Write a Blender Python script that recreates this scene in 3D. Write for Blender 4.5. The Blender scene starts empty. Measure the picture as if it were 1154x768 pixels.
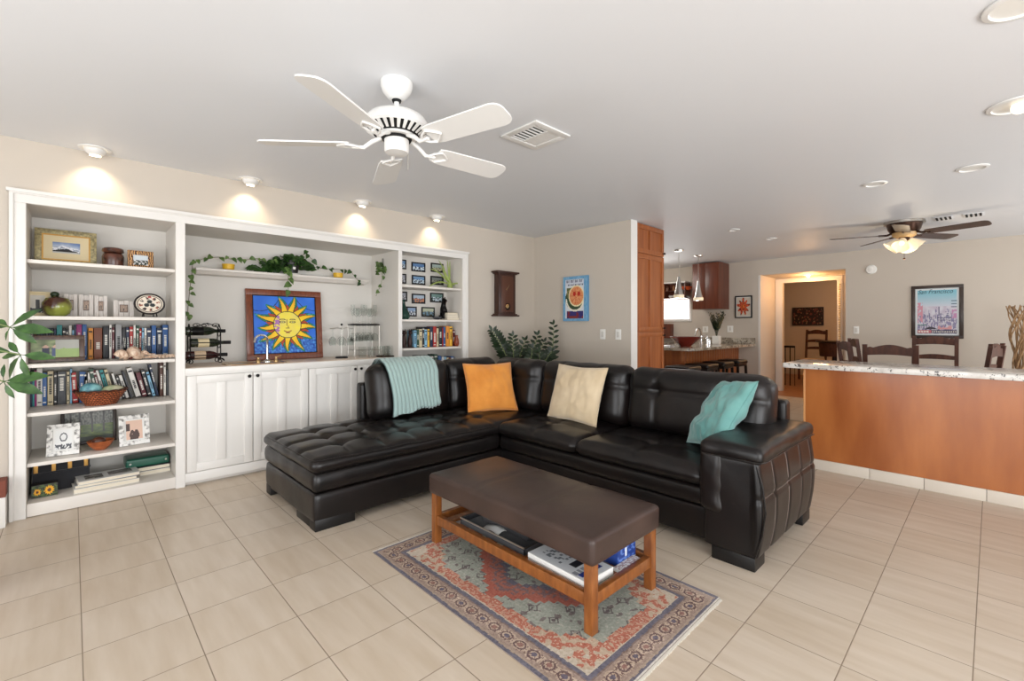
import bpy, bmesh, math, random
from mathutils import Vector, Matrix, noise as mnoise
C = bpy.context.scene.collection
PI = math.pi
rnd = random.Random(7)

# ---------------------------------------------------------------- camera model (world: X along the bookcase wall, Y towards it)
A_ = math.radians(46.27); F_ = 518.0; V0 = 368.0; EYE = 1.25
CA, SA = math.cos(A_), math.sin(A_)
def onY(u, v, Y):
    t = (u-577)/F_; d = Y/(SA-t*CA); return Vector((d*(CA+t*SA), Y, EYE-d*(v-V0)/F_))
def onX(u, v, X):
    t = (u-577)/F_; d = X/(CA+t*SA); return Vector((X, d*(SA-t*CA), EYE-d*(v-V0)/F_))
def onZ(u, v, z):
    t = (u-577)/F_; d = F_*(EYE-z)/(v-V0); return Vector((d*(CA+t*SA), d*(SA-t*CA), z))
def atD(u, v, d):
    t = (u-577)/F_; return Vector((d*(CA+t*SA), d*(SA-t*CA), EYE-d*(v-V0)/F_))

cam = bpy.data.cameras.new('camera'); co = bpy.data.objects.new('camera', cam); C.objects.link(co)
co.location = (0, 0, EYE); co.rotation_euler = (PI/2, 0, -(PI/2-A_))
cam.sensor_fit = 'HORIZONTAL'; cam.sensor_width = 36; cam.lens = 36*F_/1154; cam.shift_y = -(384-V0)/1154
cam.clip_start = 0.05; cam.clip_end = 100
bpy.context.scene.camera = co

# ---------------------------------------------------------------- colour + materials
def lin(c):
    c = c/255.0
    return c/12.92 if c <= 0.04045 else ((c+0.055)/1.055)**2.4
def rgb(r, g, b): return (lin(r), lin(g), lin(b), 1)
M = {}
def mat(name, col, rough=0.5, metal=0.0, spec=0.5, emit=None, estr=0, trans=0, alpha=1, coat=0, ior=1.45, sheen=0):
    m = bpy.data.materials.new(name); m.use_nodes = True
    b = m.node_tree.nodes['Principled BSDF']
    b.inputs['Base Color'].default_value = col
    b.inputs['Roughness'].default_value = rough
    b.inputs['Metallic'].default_value = metal
    b.inputs['Specular IOR Level'].default_value = spec
    b.inputs['IOR'].default_value = ior
    b.inputs['Transmission Weight'].default_value = trans
    b.inputs['Coat Weight'].default_value = coat
    b.inputs['Coat Roughness'].default_value = 0.15
    b.inputs['Sheen Weight'].default_value = sheen
    if emit: b.inputs['Emission Color'].default_value = emit; b.inputs['Emission Strength'].default_value = estr
    M[name] = m
    return m
def nodes(m):
    nt = m.node_tree; return nt, nt.nodes, nt.links, nt.nodes['Principled BSDF']
def add_bump(m, scale=60, strength=0.2, dist=0.002, detail=3, stretch=(1,1,1)):
    nt, N, L, b = nodes(m)
    tc = N.new('ShaderNodeTexCoord'); mp = N.new('ShaderNodeMapping'); mp.inputs['Scale'].default_value = stretch
    n = N.new('ShaderNodeTexNoise'); n.inputs['Scale'].default_value = scale; n.inputs['Detail'].default_value = detail
    bp = N.new('ShaderNodeBump'); bp.inputs['Strength'].default_value = strength; bp.inputs['Distance'].default_value = dist
    L.new(tc.outputs['Object'], mp.inputs['Vector']); L.new(mp.outputs[0], n.inputs['Vector'])
    L.new(n.outputs['Fac'], bp.inputs['Height']); L.new(bp.outputs[0], b.inputs['Normal'])
    return m
def noise_col(m, c1, c2, scale=5, stretch=(1,1,1), detail=4, lo=0.3, hi=0.7, coords='Object', rough=None):
    nt, N, L, b = nodes(m)
    tc = N.new('ShaderNodeTexCoord'); mp = N.new('ShaderNodeMapping'); mp.inputs['Scale'].default_value = stretch
    n = N.new('ShaderNodeTexNoise'); n.inputs['Scale'].default_value = scale; n.inputs['Detail'].default_value = detail
    r = N.new('ShaderNodeValToRGB'); r.color_ramp.elements[0].position = lo; r.color_ramp.elements[1].position = hi
    r.color_ramp.elements[0].color = c1; r.color_ramp.elements[1].color = c2
    L.new(tc.outputs[coords], mp.inputs['Vector']); L.new(mp.outputs[0], n.inputs['Vector'])
    L.new(n.outputs['Fac'], r.inputs['Fac']); L.new(r.outputs['Color'], b.inputs['Base Color'])
    return m
def attr_mat(name, rough=0.6, bump=None, coat=0, trans=0):
    m = mat(name, (1,1,1,1), rough, coat=coat)
    nt, N, L, b = nodes(m)
    a = N.new('ShaderNodeAttribute'); a.attribute_name = 'Col'; L.new(a.outputs['Color'], b.inputs['Base Color'])
    if bump: add_bump(m, *bump)
    return m

add_bump(mat('wall_paint', rgb(200,190,177), 0.6, spec=0.35), 90, 0.12, 0.001)
m = mat('ceiling_paint', rgb(224,226,229), 0.55, spec=0.4); add_bump(m, 3.0, 0.25, 0.01, 2, (1,.35,1))
add_bump(mat('white_trim', rgb(228,225,220), 0.32), 40, 0.05, 0.0006)
mat('shelf_white', rgb(222,216,208), 0.4)
mat('niche_paint', rgb(216,212,205), 0.55)
mat('black_knob', rgb(20,18,18), 0.3, 0.6)
mat('fan_white', rgb(230,229,226), 0.3)
mat('dark_gap', rgb(16,16,16), 0.8)
mat('plastic_white', rgb(240,238,232), 0.35)
mat('metal_chrome', rgb(215,215,215), 0.12, 1)
mat('brushed_nickel', rgb(190,185,178), 0.28, 1)
mat('brass_warm', rgb(214,180,130), 0.25, 1)
mat('wrought_iron', rgb(28,26,26), 0.45, 0.7)
mat('bronze_dark', rgb(62,42,32), 0.35, 0.8)
mat('clear_glass', (1,1,1,1), 0.02, trans=1, ior=1.2)
m = mat('thin_glass', (0.93,0.95,0.94,1), 0.03, trans=1, ior=1.12)
mat('wine_glass_green', rgb(28,38,22), 0.12, coat=.5)
mat('wine_red_dark', rgb(52,14,16), 0.12, coat=.5)
mat('label_cream', rgb(222,205,165), 0.6)
mat('label_tan', rgb(205,180,150), 0.6)
mat('bulb_warm', rgb(255,240,215), 0.4, emit=(1,.86,.62,1), estr=6)
mat('bulb_soft', rgb(255,240,215), 0.4, emit=(1,.88,.68,1), estr=1.6)
mat('bulb_off', rgb(230,228,222), 0.3)
mat('window_glow', rgb(255,255,255), 0.4, emit=(1,1,1,1), estr=1.2)
def wood(name, c1, c2, rough=0.32, stretch=(8,8,0.8), scale=3, coat=0.2):
    m = mat(name, c1, rough, coat=coat); noise_col(m, c1, c2, scale, stretch, 6, 0.3, 0.72); return m
wood('cherry_panel', rgb(150,82,38), rgb(184,112,58), 0.3, (2.2,2.2,0.5), 2.2)
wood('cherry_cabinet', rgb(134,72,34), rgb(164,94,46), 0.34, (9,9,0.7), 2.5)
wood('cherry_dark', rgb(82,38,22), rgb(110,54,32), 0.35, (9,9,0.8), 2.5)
wood('bench_wood', rgb(112,62,26), rgb(148,90,42), 0.36, (6,6,1.5), 6)
wood('chair_wood', rgb(62,34,24), rgb(92,54,38), 0.55, (6,6,2), 5, 0)
wood('clock_wood', rgb(44,22,14), rgb(68,34,22), 0.35, (9,9,1.2), 8)
wood('frame_mahogany', rgb(96,44,22), rgb(134,68,34), 0.35, (8,8,2), 8)
wood('bar_wood_strip', rgb(214,150,96), rgb(226,168,112), 0.4)
wood('bowl_wood', rgb(128,58,24), rgb(188,104,52), 0.3, (3,3,9), 8)
wood('driftwood', rgb(120,88,58), rgb(186,152,112), 0.8, (5,5,1), 9, 0)
wood('picture_brown', rgb(62,42,32), rgb(92,66,50), 0.4, (6,6,2), 10)
wood('far_floor_wood', rgb(140,88,50), rgb(176,118,72), 0.4, (6,1,1), 3)

# leather
def leather(name, c1, c2, rough=0.33, spec=0.5):
    m = mat(name, c1, rough, spec=spec); nt, N, L, b = nodes(m)
    tc = N.new('ShaderNodeTexCoord')
    n1 = N.new('ShaderNodeTexNoise'); n1.inputs['Scale'].default_value = 4; n1.inputs['Detail'].default_value = 3
    r = N.new('ShaderNodeValToRGB'); r.color_ramp.elements[0].position = 0.35; r.color_ramp.elements[1].position = 0.75
    r.color_ramp.elements[0].color = c1; r.color_ramp.elements[1].color = c2
    v = N.new('ShaderNodeTexVoronoi'); v.inputs['Scale'].default_value = 260
    n2 = N.new('ShaderNodeTexNoise'); n2.inputs['Scale'].default_value = 9; n2.inputs['Detail'].default_value = 4; n2.inputs['Distortion'].default_value = .6
    mx = N.new('ShaderNodeMath'); mx.operation = 'MULTIPLY_ADD'; mx.inputs[1].default_value = 0.06
    bp = N.new('ShaderNodeBump'); bp.inputs['Strength'].default_value = 0.22; bp.inputs['Distance'].default_value = 0.007
    L.new(tc.outputs['Object'], n1.inputs['Vector']); L.new(tc.outputs['Object'], v.inputs['Vector']); L.new(tc.outputs['Object'], n2.inputs['Vector'])
    L.new(n1.outputs['Fac'], r.inputs['Fac']); L.new(r.outputs['Color'], b.inputs['Base Color'])
    L.new(v.outputs['Distance'], mx.inputs[0]); L.new(n2.outputs['Fac'], mx.inputs[2]); L.new(mx.outputs[0], bp.inputs['Height'])
    L.new(bp.outputs[0], b.inputs['Normal'])
    return m
leather('leather_black', rgb(15,13,13), rgb(28,21,19), 0.33, .42)
leather('leather_bench', rgb(52,38,33), rgb(70,53,46), 0.38)
mat('stitch', rgb(128,112,104), 0.6)
mat('black_foot', rgb(14,12,12), 0.4)

# floor tiles
m = mat('floor_tile', rgb(205,190,170), 0.3, spec=0.45); nt, N, L, b = nodes(m)
tc = N.new('ShaderNodeTexCoord'); sep = N.new('ShaderNodeSeparateXYZ'); L.new(tc.outputs['Object'], sep.inputs[0])
T = 0.3366
def math_(op, a, bb=None, **k):
    n = N.new('ShaderNodeMath'); n.operation = op
    for i, x in enumerate((a, bb)):
        if x is None: continue
        if isinstance(x, (int, float)): n.inputs[i].default_value = x
        else: L.new(x, n.inputs[i])
    return n.outputs[0]
def cell(out, off):
    s = math_('DIVIDE', math_('SUBTRACT', out, off), T)
    fr = math_('FRACT', s); fl = math_('FLOOR', s)
    dist = math_('MINIMUM', fr, math_('SUBTRACT', 1.0, fr))
    return fl, dist
fx, dx = cell(sep.outputs[0], 0.0285+T*.0); fy, dy = cell(sep.outputs[1], 2.405)
gd = math_('MINIMUM', dx, dy)
g = N.new('ShaderNodeMapRange'); g.inputs['From Min'].default_value = 0.003; g.inputs['From Max'].default_value = 0.0075
L.new(gd, g.inputs['Value'])
cmb = N.new('ShaderNodeCombineXYZ'); L.new(fx, cmb.inputs[0]); L.new(fy, cmb.inputs[1])
wn = N.new('ShaderNodeTexWhiteNoise'); wn.noise_dimensions = '2D'; L.new(cmb.outputs[0], wn.inputs['Vector'])
mp = N.new('ShaderNodeMapping'); mp.inputs['Scale'].default_value = (7, 0.9, 1); L.new(tc.outputs['Object'], mp.inputs['Vector'])
va = N.new('ShaderNodeVectorMath'); va.operation = 'MULTIPLY_ADD'; va.inputs[1].default_value = (7,7,7); L.new(cmb.outputs[0], va.inputs[0]); L.new(mp.outputs[0], va.inputs[2])
ns = N.new('ShaderNodeTexNoise'); ns.inputs['Scale'].default_value = 2.4; ns.inputs['Detail'].default_value = 6; L.new(va.outputs[0], ns.inputs['Vector'])
mixf = math_('ADD', math_('MULTIPLY', ns.outputs['Fac'], 0.85), math_('MULTIPLY', wn.outputs['Value'], 0.15))
r = N.new('ShaderNodeValToRGB'); r.color_ramp.elements[0].position = 0.3; r.color_ramp.elements[1].position = 0.7
r.color_ramp.elements[0].color = rgb(190,173,152); r.color_ramp.elements[1].color = rgb(206,192,175)
L.new(mixf, r.inputs['Fac'])
mx = N.new('ShaderNodeMix'); mx.data_type = 'RGBA'; L.new(g.outputs[0], mx.inputs['Factor'])
mx.inputs[6].default_value = rgb(138,122,104); L.new(r.outputs['Color'], mx.inputs[7]); L.new(mx.outputs[2], b.inputs['Base Color'])
bp = N.new('ShaderNodeBump'); bp.inputs['Strength'].default_value = 0.5; bp.inputs['Distance'].default_value = 0.002
L.new(g.outputs[0], bp.inputs['Height']); L.new(bp.outputs[0], b.inputs['Normal'])
mrr = N.new('ShaderNodeMapRange'); mrr.inputs['To Min'].default_value = 0.8; mrr.inputs['To Max'].default_value = 0.33; L.new(g.outputs[0], mrr.inputs['Value']); L.new(mrr.outputs[0], b.inputs['Roughness'])

def granite(name, base, mid, dark, s=60, lo=.30, hi=.38):
    m = mat(name, base, 0.12); nt, N, L, b = nodes(m)
    tc = N.new('ShaderNodeTexCoord')
    n1 = N.new('ShaderNodeTexNoise'); n1.inputs['Scale'].default_value = s; n1.inputs['Detail'].default_value = 5; n1.inputs['Roughness'].default_value = .7
    n2 = N.new('ShaderNodeTexNoise'); n2.inputs['Scale'].default_value = s*.25; n2.inputs['Detail'].default_value = 6
    r1 = N.new('ShaderNodeValToRGB'); r1.color_ramp.elements[0].position = lo; r1.color_ramp.elements[1].position = hi
    r1.color_ramp.elements[0].color = (0,0,0,1); r1.color_ramp.elements[1].color = (1,1,1,1)
    r2 = N.new('ShaderNodeValToRGB'); r2.color_ramp.elements[0].position = .4; r2.color_ramp.elements[1].position = .62
    r2.color_ramp.elements[0].color = mid; r2.color_ramp.elements[1].color = base
    mx = N.new('ShaderNodeMix'); mx.data_type = 'RGBA'; mx.inputs[6].default_value = dark
    for n in (n1, n2): L.new(tc.outputs['Object'], n.inputs['Vector'])
    L.new(n1.outputs['Fac'], r1.inputs['Fac']); L.new(n2.outputs['Fac'], r2.inputs['Fac'])
    L.new(r1.outputs['Color'], mx.inputs['Factor']); L.new(r2.outputs['Color'], mx.inputs[7]); L.new(mx.outputs[2], b.inputs['Base Color'])
granite('granite_white', rgb(236,232,226), rgb(206,200,192), rgb(36,30,30), 38, .385, .42)
granite('granite_beige', rgb(186,176,160), rgb(140,128,112), rgb(70,60,52), 30, .38, .46)
noise_col(mat('niche_counter', rgb(222,200,180), .35), rgb(236,222,208), rgb(222,198,178), 8, (1,1,1), 5)

# fabrics
def fabric(name, c1, c2, scale=6, rough=.85, bump=(400,.3,.001)):
    m = mat(name, c1, rough, sheen=.4); noise_col(m, c1, c2, scale, (1,1,1), 3, .35, .7); add_bump(m, *bump); return m
fabric('fabric_orange', rgb(206,128,46), rgb(224,148,62))
fabric('fabric_cream', rgb(200,178,144), rgb(214,194,162))
fabric('fabric_teal', rgb(82,134,130), rgb(112,160,154), 5)
fabric('knit_light', rgb(150,178,174), rgb(170,194,190), 20)
fabric('fabric_dark', rgb(30,30,34), rgb(44,44,48))
attr_mat('rug_wool', .95, (700,.5,.002))
attr_mat('art_paint', .45)
attr_mat('art_print', .35)
# plants
m = mat('leaf_green', rgb(52,84,36), .4); noise_col(m, rgb(28,54,22), rgb(62,96,42), 30, (1,1,1), 2)
m = mat('leaf_pothos', rgb(82,122,56), .4); noise_col(m, rgb(48,78,34), rgb(112,138,74), 26, (1,1,1), 2)
m = mat('leaf_dark', rgb(34,54,30), .4, coat=.1); noise_col(m, rgb(18,30,16), rgb(40,60,32), 20, (1,1,1), 2)
m = mat('leaf_pale', rgb(150,166,90), .5)
mat('stem_brown', rgb(98,78,50), .7)
mat('stem_green', rgb(110,124,76), .6)
mat('pot_black', rgb(18,18,20), .35)
mat('pot_white', rgb(236,234,228), .35)
mat('pot_yellow', rgb(222,176,40), .4)
mat('soil', rgb(52,38,28), .95)
mat('red_glaze', rgb(122,34,24), .15, coat=.6)
def plain(name, r, g, b_, rough=.6, metal=0): 
    if name not in M: mat(name, rgb(r,g,b_), rough, metal)
    return M[name]

# ---------------------------------------------------------------- mesh building
class MB:
    def __init__(s): s.bm = bmesh.new(); s.mi = 0
    def _tag(s, fs):
        for f in fs: f.material_index = s.mi
    def m(s, i): s.mi = i; return s
    def box(s, x0, x1, y0, y1, z0, z1, bev=0, seg=2, mx=None):
        vs = [s.bm.verts.new((x, y, z)) for x in (x0, x1) for y in (y0, y1) for z in (z0, z1)]
        q = [(0,1,3,2),(4,6,7,5),(0,4,5,1),(2,3,7,6),(0,2,6,4),(1,5,7,3)]
        fs = [s.bm.faces.new([vs[i] for i in f]) for f in q]; s._tag(fs)
        if bev > 0:
            es = list({e for f in fs for e in f.edges})
            r = bmesh.ops.bevel(s.bm, geom=es, offset=bev, segments=seg, affect='EDGES', profile=.6)
            s._tag(r['faces']); vs = list({v for f in r['faces'] for v in f.verts} | {v for v in vs if v.is_valid})
        if mx is not None: bmesh.ops.transform(s.bm, matrix=mx, verts=[v for v in vs if v.is_valid])
        return s
    def poly(s, pts):
        f = s.bm.faces.new([s.bm.verts.new(p) for p in pts]); s._tag([f]); return s
    def prism(s, pts, vec):
        """closed polygon pts (3-D) extruded along vec"""
        v = Vector(vec); a = [s.bm.verts.new(p) for p in pts]; b = [s.bm.verts.new(Vector(p)+v) for p in pts]
        n = len(pts); fs = [s.bm.faces.new(a[::-1]), s.bm.faces.new(b)]
        for i in range(n): fs.append(s.bm.faces.new((a[i], a[(i+1)%n], b[(i+1)%n], b[i])))
        s._tag(fs); return s
    def lathe(s, prof, c=(0,0,0), n=24, axis=(0,0,1), cap=True):
        q = Vector((0,0,1)).rotation_difference(Vector(axis)); c = Vector(c); rings = []
        for r, z in prof:
            if r < 1e-5: rings.append([s.bm.verts.new(c+q@Vector((0,0,z)))])
            else: rings.append([s.bm.verts.new(c+q@Vector((r*math.cos(2*PI*i/n), r*math.sin(2*PI*i/n), z))) for i in range(n)])
        fs = []
        for a, b in zip(rings, rings[1:]):
            for i in range(n):
                j = (i+1) % n
                if len(a) == 1 and len(b) == 1: continue
                if len(a) == 1: fs.append(s.bm.faces.new((a[0], b[j], b[i])))
                elif len(b) == 1: fs.append(s.bm.faces.new((a[i], a[j], b[0])))
                else: fs.append(s.bm.faces.new((a[i], a[j], b[j], b[i])))
        if cap:
            if len(rings[0]) > 1: fs.append(s.bm.faces.new(rings[0][::-1]))
            if len(rings[-1]) > 1: fs.append(s.bm.faces.new(rings[-1]))
        s._tag(fs); return s
    def cyl(s, p, q, r, r2=None, n=16):
        p, q = Vector(p), Vector(q); return s.lathe([(r, 0), (r if r2 is None else r2, (q-p).length)], p, n, (q-p))
    def tube(s, pts, r, n=8, closed=False):
        pts = [Vector(p) for p in pts]; k = len(pts)
        rs = r if isinstance(r, (list, tuple)) else [r]*k
        up = Vector((0,0,1)); rings = []; prev = None
        for i, p in enumerate(pts):
            a = pts[i-1] if (i > 0 or closed) else p; b = pts[(i+1) % k] if (i < k-1 or closed) else p
            t = (b-a).normalized()
            if prev is None:
                x = t.cross(up); x = x if x.length > .1 else t.cross(Vector((1,0,0)))
            else: x = prev - t*prev.dot(t)
            x.normalize(); prev = x; y = t.cross(x)
            rings.append([s.bm.verts.new(p+(x*math.cos(2*PI*j/n)+y*math.sin(2*PI*j/n))*rs[i]) for j in range(n)])
        fs = []; rng = range(k if closed else k-1)
        for i in rng:
            a, b = rings[i], rings[(i+1) % k]
            for j in range(n): fs.append(s.bm.faces.new((a[j], a[(j+1)%n], b[(j+1)%n], b[j])))
        if not closed: fs += [s.bm.faces.new(rings[0][::-1]), s.bm.faces.new(rings[-1])]
        s._tag(fs); return s
    def sphere(s, c, r, u=16, v=10, sc=(1,1,1)):
        res = bmesh.ops.create_uvsphere(s.bm, u_segments=u, v_segments=v, radius=r, matrix=Matrix.Translation(c) @ Matrix.Diagonal((*sc, 1)))
        s._tag({f for x in res['verts'] for f in x.link_faces}); return s
    def grid(s, fn, nu, nv, thick=0):
        vs = [[s.bm.verts.new(fn(i/nu, j/nv)) for j in range(nv+1)] for i in range(nu+1)]
        fs = [s.bm.faces.new((vs[i][j], vs[i+1][j], vs[i+1][j+1], vs[i][j+1])) for i in range(nu) for j in range(nv)]
        s._tag(fs); return s
    def xf(s, mx): bmesh.ops.transform(s.bm, matrix=mx, verts=s.bm.verts[:]); return s

def link(name, me, mats, parent=None, smooth=True, world=True):
    o = bpy.data.objects.new(name, me); C.objects.link(o)
    for x in (mats if isinstance(mats, (list, tuple)) else [mats]): me.materials.append(M[x] if isinstance(x, str) else x)
    if parent is not None:
        o.parent = parent
        if world:
            p = parent; mw = Matrix.Identity(4)
            chain = []
            while p is not None: chain.append(p); p = p.parent
            for p in chain[::-1]: mw = mw @ Matrix.LocRotScale(p.location, p.rotation_euler, p.scale)
            me.transform(mw.inverted())
    return o
def obj(name, mb, mats, parent=None, smooth=True, world=True, angle=35):
    me = bpy.data.meshes.new(name)
    bmesh.ops.recalc_face_normals(mb.bm, faces=mb.bm.faces[:])
    mb.bm.to_mesh(me); mb.bm.free()
    if smooth:
        for p in me.polygons: p.use_smooth = True
        me.set_sharp_from_angle(angle=math.radians(angle))
    return link(name, me, mats, parent, smooth, world)
def thing(name, label, cat, loc=(0,0,0), rotz=0, group=None, tilt=None):
    o = bpy.data.objects.new(name, None); C.objects.link(o); o.empty_display_size = .05
    o.location = loc; o.rotation_euler = (0, 0, rotz) if tilt is None else (tilt, 0, rotz)
    o['label'] = label; o['category'] = cat
    if group: o['group'] = group
    return o
def tag(o, label, cat, group=None, kind=None):
    o['label'] = label; o['category'] = cat
    if group: o['group'] = group
    if kind: o['kind'] = kind
    return o
def struct(name, mb, mats, smooth=False):
    o = obj(name, mb, mats, None, smooth); o['kind'] = 'structure'; return o
def set_origin(o, loc):
    """put a one-mesh thing's origin at its base"""
    loc = Vector(loc); o.data.transform(Matrix.Translation(-loc)); o.location = loc; return o
def copy_tree(o, parent=None):
    c = o.copy(); C.objects.link(c); c.parent = parent
    for ch in list(o.children): copy_tree(ch, c)
    return c
def raster(name, w, h, nx, ny, fn, mats, parent, y=0, x0=None, z0=0, world=False, plane='xz', tf=None):
    """a painted surface: small quads, colour per quad; local x right, z up, facing -y"""
    if x0 is None: x0 = -w/2
    vs, fs, cols = [], [], []
    for j in range(ny+1):
        for i in range(nx+1):
            x, z = x0+w*i/nx, z0+h*j/ny
            p = (x, y, z) if plane == 'xz' else (x, z, y)
            vs.append(tf(p) if tf else p)
    for j in range(ny):
        for i in range(nx):
            a = j*(nx+1)+i; fs.append((a, a+1, a+nx+2, a+nx+1) )
            c = fn((i+.5)/nx, (j+.5)/ny); cols.append((lin(max(0,min(255,c[0]))), lin(max(0,min(255,c[1]))), lin(max(0,min(255,c[2]))), 1))
    me = bpy.data.meshes.new(name); me.from_pydata(vs, [], fs)
    at = me.color_attributes.new('Col', 'FLOAT_COLOR', 'CORNER')
    buf = []
    for c in cols: buf += list(c)*4
    at.data.foreach_set('color', buf)
    return link(name, me, mats, parent, False, world)
def text_mesh(name, s, size, mats, parent, mx, extrude=.0006, align='CENTER', shear=0):
    cu = bpy.data.curves.new(name, 'FONT'); cu.body = s; cu.size = size; cu.extrude = extrude; cu.align_x = align; cu.shear = shear
    t = bpy.data.objects.new('tmp', cu); C.objects.link(t)
    dg = bpy.context.evaluated_depsgraph_get(); me = bpy.data.meshes.new_from_object(t.evaluated_get(dg))
    bpy.data.objects.remove(t); me.name = name; me.transform(mx)
    return link(name, me, mats, parent, False, False)
STAND = Matrix.Rotation(PI/2, 4, 'X')          # text lying in xy -> standing in xz, facing -y

def cushion_mesh(sx, sy, sz, r, disp=None, res=.03, mx=None):
    """rounded box centred on 0 with a displacement along its own normal"""
    bm = bmesh.new(); h = Vector((sx/2, sy/2, sz/2)); dims = (sx, sy, sz); cache = {}
    n = [max(4, int(round(d/res))) for d in dims]
    def vert(p):
        k = (round(p[0], 5), round(p[1], 5), round(p[2], 5))
        if k in cache: return cache[k]
        p = Vector(p); q = Vector([max(-(h[i]-r), min(h[i]-r, p[i])) for i in range(3)]); d = p-q
        nn = d.normalized(); pos = q+nn*r
        if disp: pos = pos + nn*disp(pos, nn)
        if mx is not None: pos = mx @ pos
        v = bm.verts.new(pos); cache[k] = v; return v
    def coords(i):      # denser towards the rounded edge
        out = []
        for k in range(n[i]+1): out.append(-h[i]+dims[i]*k/n[i])
        extra = [s*(h[i]-r*f) for s in (-1, 1) for f in (.15, .4, .7)]
        return sorted(set([round(x, 5) for x in out+extra]))
    cs = [coords(i) for i in range(3)]
    for ax in range(3):
        u, v = [(1, 2), (2, 0), (0, 1)][ax]
        for s in (-1, 1):
            for i in range(len(cs[u])-1):
                for j in range(len(cs[v])-1):
                    quad = []
                    for a, b in ((i, j), (i+1, j), (i+1, j+1), (i, j+1)):
                        p = [0, 0, 0]; p[ax] = s*h[ax]; p[u] = cs[u][a]; p[v] = cs[v][b]; quad.append(vert(p))
                    if s < 0: quad = quad[::-1]
                    if len(set(quad)) == 4: bm.faces.new(quad)
    mb = MB(); mb.bm.free(); mb.bm = bm; return mb
def gauss(x, s): return math.exp(-x*x/(2*s*s))
# ================================================================ ROOM
CEIL = 2.465; YW = 4.35; XB = 4.585; XF = 9.1; XR = -2.7; YR = -3.2
NB_L, NB_M, NB_R = 4.86, 4.95, 4.66        # backs of left bookcase, bar niche, right bookcase
b = MB(); b.box(XR-.1, 9.2, YR-.1, 6.0, -.1, 0); struct('floor', b, 'floor_tile')
b = MB(); b.box(9.2, 14.2, -.6, 4.6, -.1, .0); struct('floor_hall', b, 'far_floor_wood')
b = MB(); b.box(XR-.1, 14.2, YR-.1, 6.0, CEIL, CEIL+.1); struct('ceiling', b, 'ceiling_paint')
OX0, OX1, OZ1 = -.25, 3.372, 2.085
b = MB(); b.box(XR, OX0, YW, YW+.12, 0, CEIL); b.box(OX1, XB+.12, YW, YW+.12, 0, CEIL); b.box(OX0, OX1, YW, YW+.12, OZ1, CEIL); struct('wall_left', b, 'wall_paint')
b = MB(); b.box(XB, XB+.12, 2.84, YW, 0, CEIL); struct('wall_back', b, 'wall_paint')
b = MB(); b.box(XB-.004, XB+.125, 2.832, 2.8395, 0, CEIL, 0); struct('trim_1', b, 'white_trim')
# walls behind the camera with wide glazed openings
b = MB(); b.box(XR-.1, XR, YR, -2.2, 0, CEIL); b.box(XR-.1, XR, 2.6, YW+.1, 0, CEIL); b.box(XR-.1, XR, -2.2, 2.6, 2.15, CEIL); struct('wall_behind', b, 'wall_paint')
b = MB()
for x0, x1 in ((XR-.1, -1.9), (2.6, 4.9), (8.4, 9.2)): b.box(x0, x1, YR-.1, YR, 0, CEIL)
for x0, x1 in ((-1.9, 2.6), (4.9, 8.4)): b.box(x0, x1, YR-.1, YR, 2.15, CEIL)
struct('wall_right', b, 'wall_paint')
def window_unit(name, x0, x1, horizontal_x=True, at=0, n=3):
    b = MB()
    def bx(a0, a1, z0, z1):
        if horizontal_x: b.box(a0, a1, at-.07, at-.02, z0, z1)
        else: b.box(at-.07, at-.02, a0, a1, z0, z1)
    bx(x0, x1, 2.09, 2.15); bx(x0, x1, 0, .06)
    for i in range(n+1):
        xc = x0+(x1-x0)*i/n; bx(max(x0, xc-.03), min(x1, xc+.03), .06, 2.09)
    struct(name, b, 'white_trim')
window_unit('window_1', -1.9, 2.6, True, YR, 3); window_unit('window_2', 4.9, 8.4, True, YR, 3); window_unit('window_3', -2.2, 2.6, False, XR, 3)
# far wall with the hall opening and the kitchen window
DY0, DY1, DZ = 1.655, 2.935, 2.185
KY0, KY1, KZ0, KZ1 = 4.27, 5.1, 1.40, 1.80
b = MB()
b.box(XF, XF+.1, YR, DY0, 0, CEIL); b.box(XF, XF+.1, DY1, KY0, 0, CEIL); b.box(XF, XF+.1, DY0, DY1, DZ, CEIL)
b.box(XF, XF+.1, KY0, KY1, 0, KZ0); b.box(XF, XF+.1, KY0, KY1, KZ1, CEIL); b.box(XF, XF+.1, KY1, 5.7, 0, CEIL)
struct('wall_far', b, 'wall_paint')
b = MB(); b.box(XB+.12, XF, 5.6, 5.7, 0, CEIL); b.box(XB+.12, XB+.2, YW+.12, 5.6, 0, CEIL); struct('wall_kitchen', b, 'wall_paint')
b = MB(); b.box(XF+.1, 9.94, DY1, DY1+.1, 0, CEIL); b.box(XF+.1, 9.94, DY0-.1, DY0, 0, CEIL); b.box(XF+.1, 9.94, DY0, DY1, DZ, DZ+.1)
b.box(9.94, 10.04, 2.81, 4.5, 0, CEIL); b.box(9.94, 10.04, -.5, 1.93, 0, CEIL); b.box(9.94, 10.04, 1.93, 2.81, 2.09, CEIL); struct('wall_hall', b, 'wall_paint')
b = MB(); b.box(9.92, 9.94, 2.81, 2.925, 0, 2.16); b.box(9.92, 9.94, 1.85, 1.93, 0, 2.16); b.box(9.92, 9.94, 1.93, 2.81, 2.085, 2.16)
struct('trim_2', b, 'white_trim')
b = MB(); b.box(XF-.006, XF, DY1, DY1+.035, 0, DZ+.0, 0); struct('trim_3', b, 'white_trim')
b = MB(); b.box(13.6, 13.7, -.5, 4.5, 0, CEIL); b.box(10.04, 13.6, 4.4, 4.5, 0, CEIL); b.box(10.04, 13.6, -.5, -.4, 0, CEIL); struct('wall_room_beyond', b, 'wall_paint')
b = MB(); b.box(XF-.02, XF, DY0-.06+.06, DY0, 0, .09)
b = MB(); b.box(XF-.015, XF, YR, DY0, 0, .09); b.box(XF-.015, XF, DY1, 5.6, 0, .09); struct('baseboard_far', b, 'white_trim')
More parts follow.
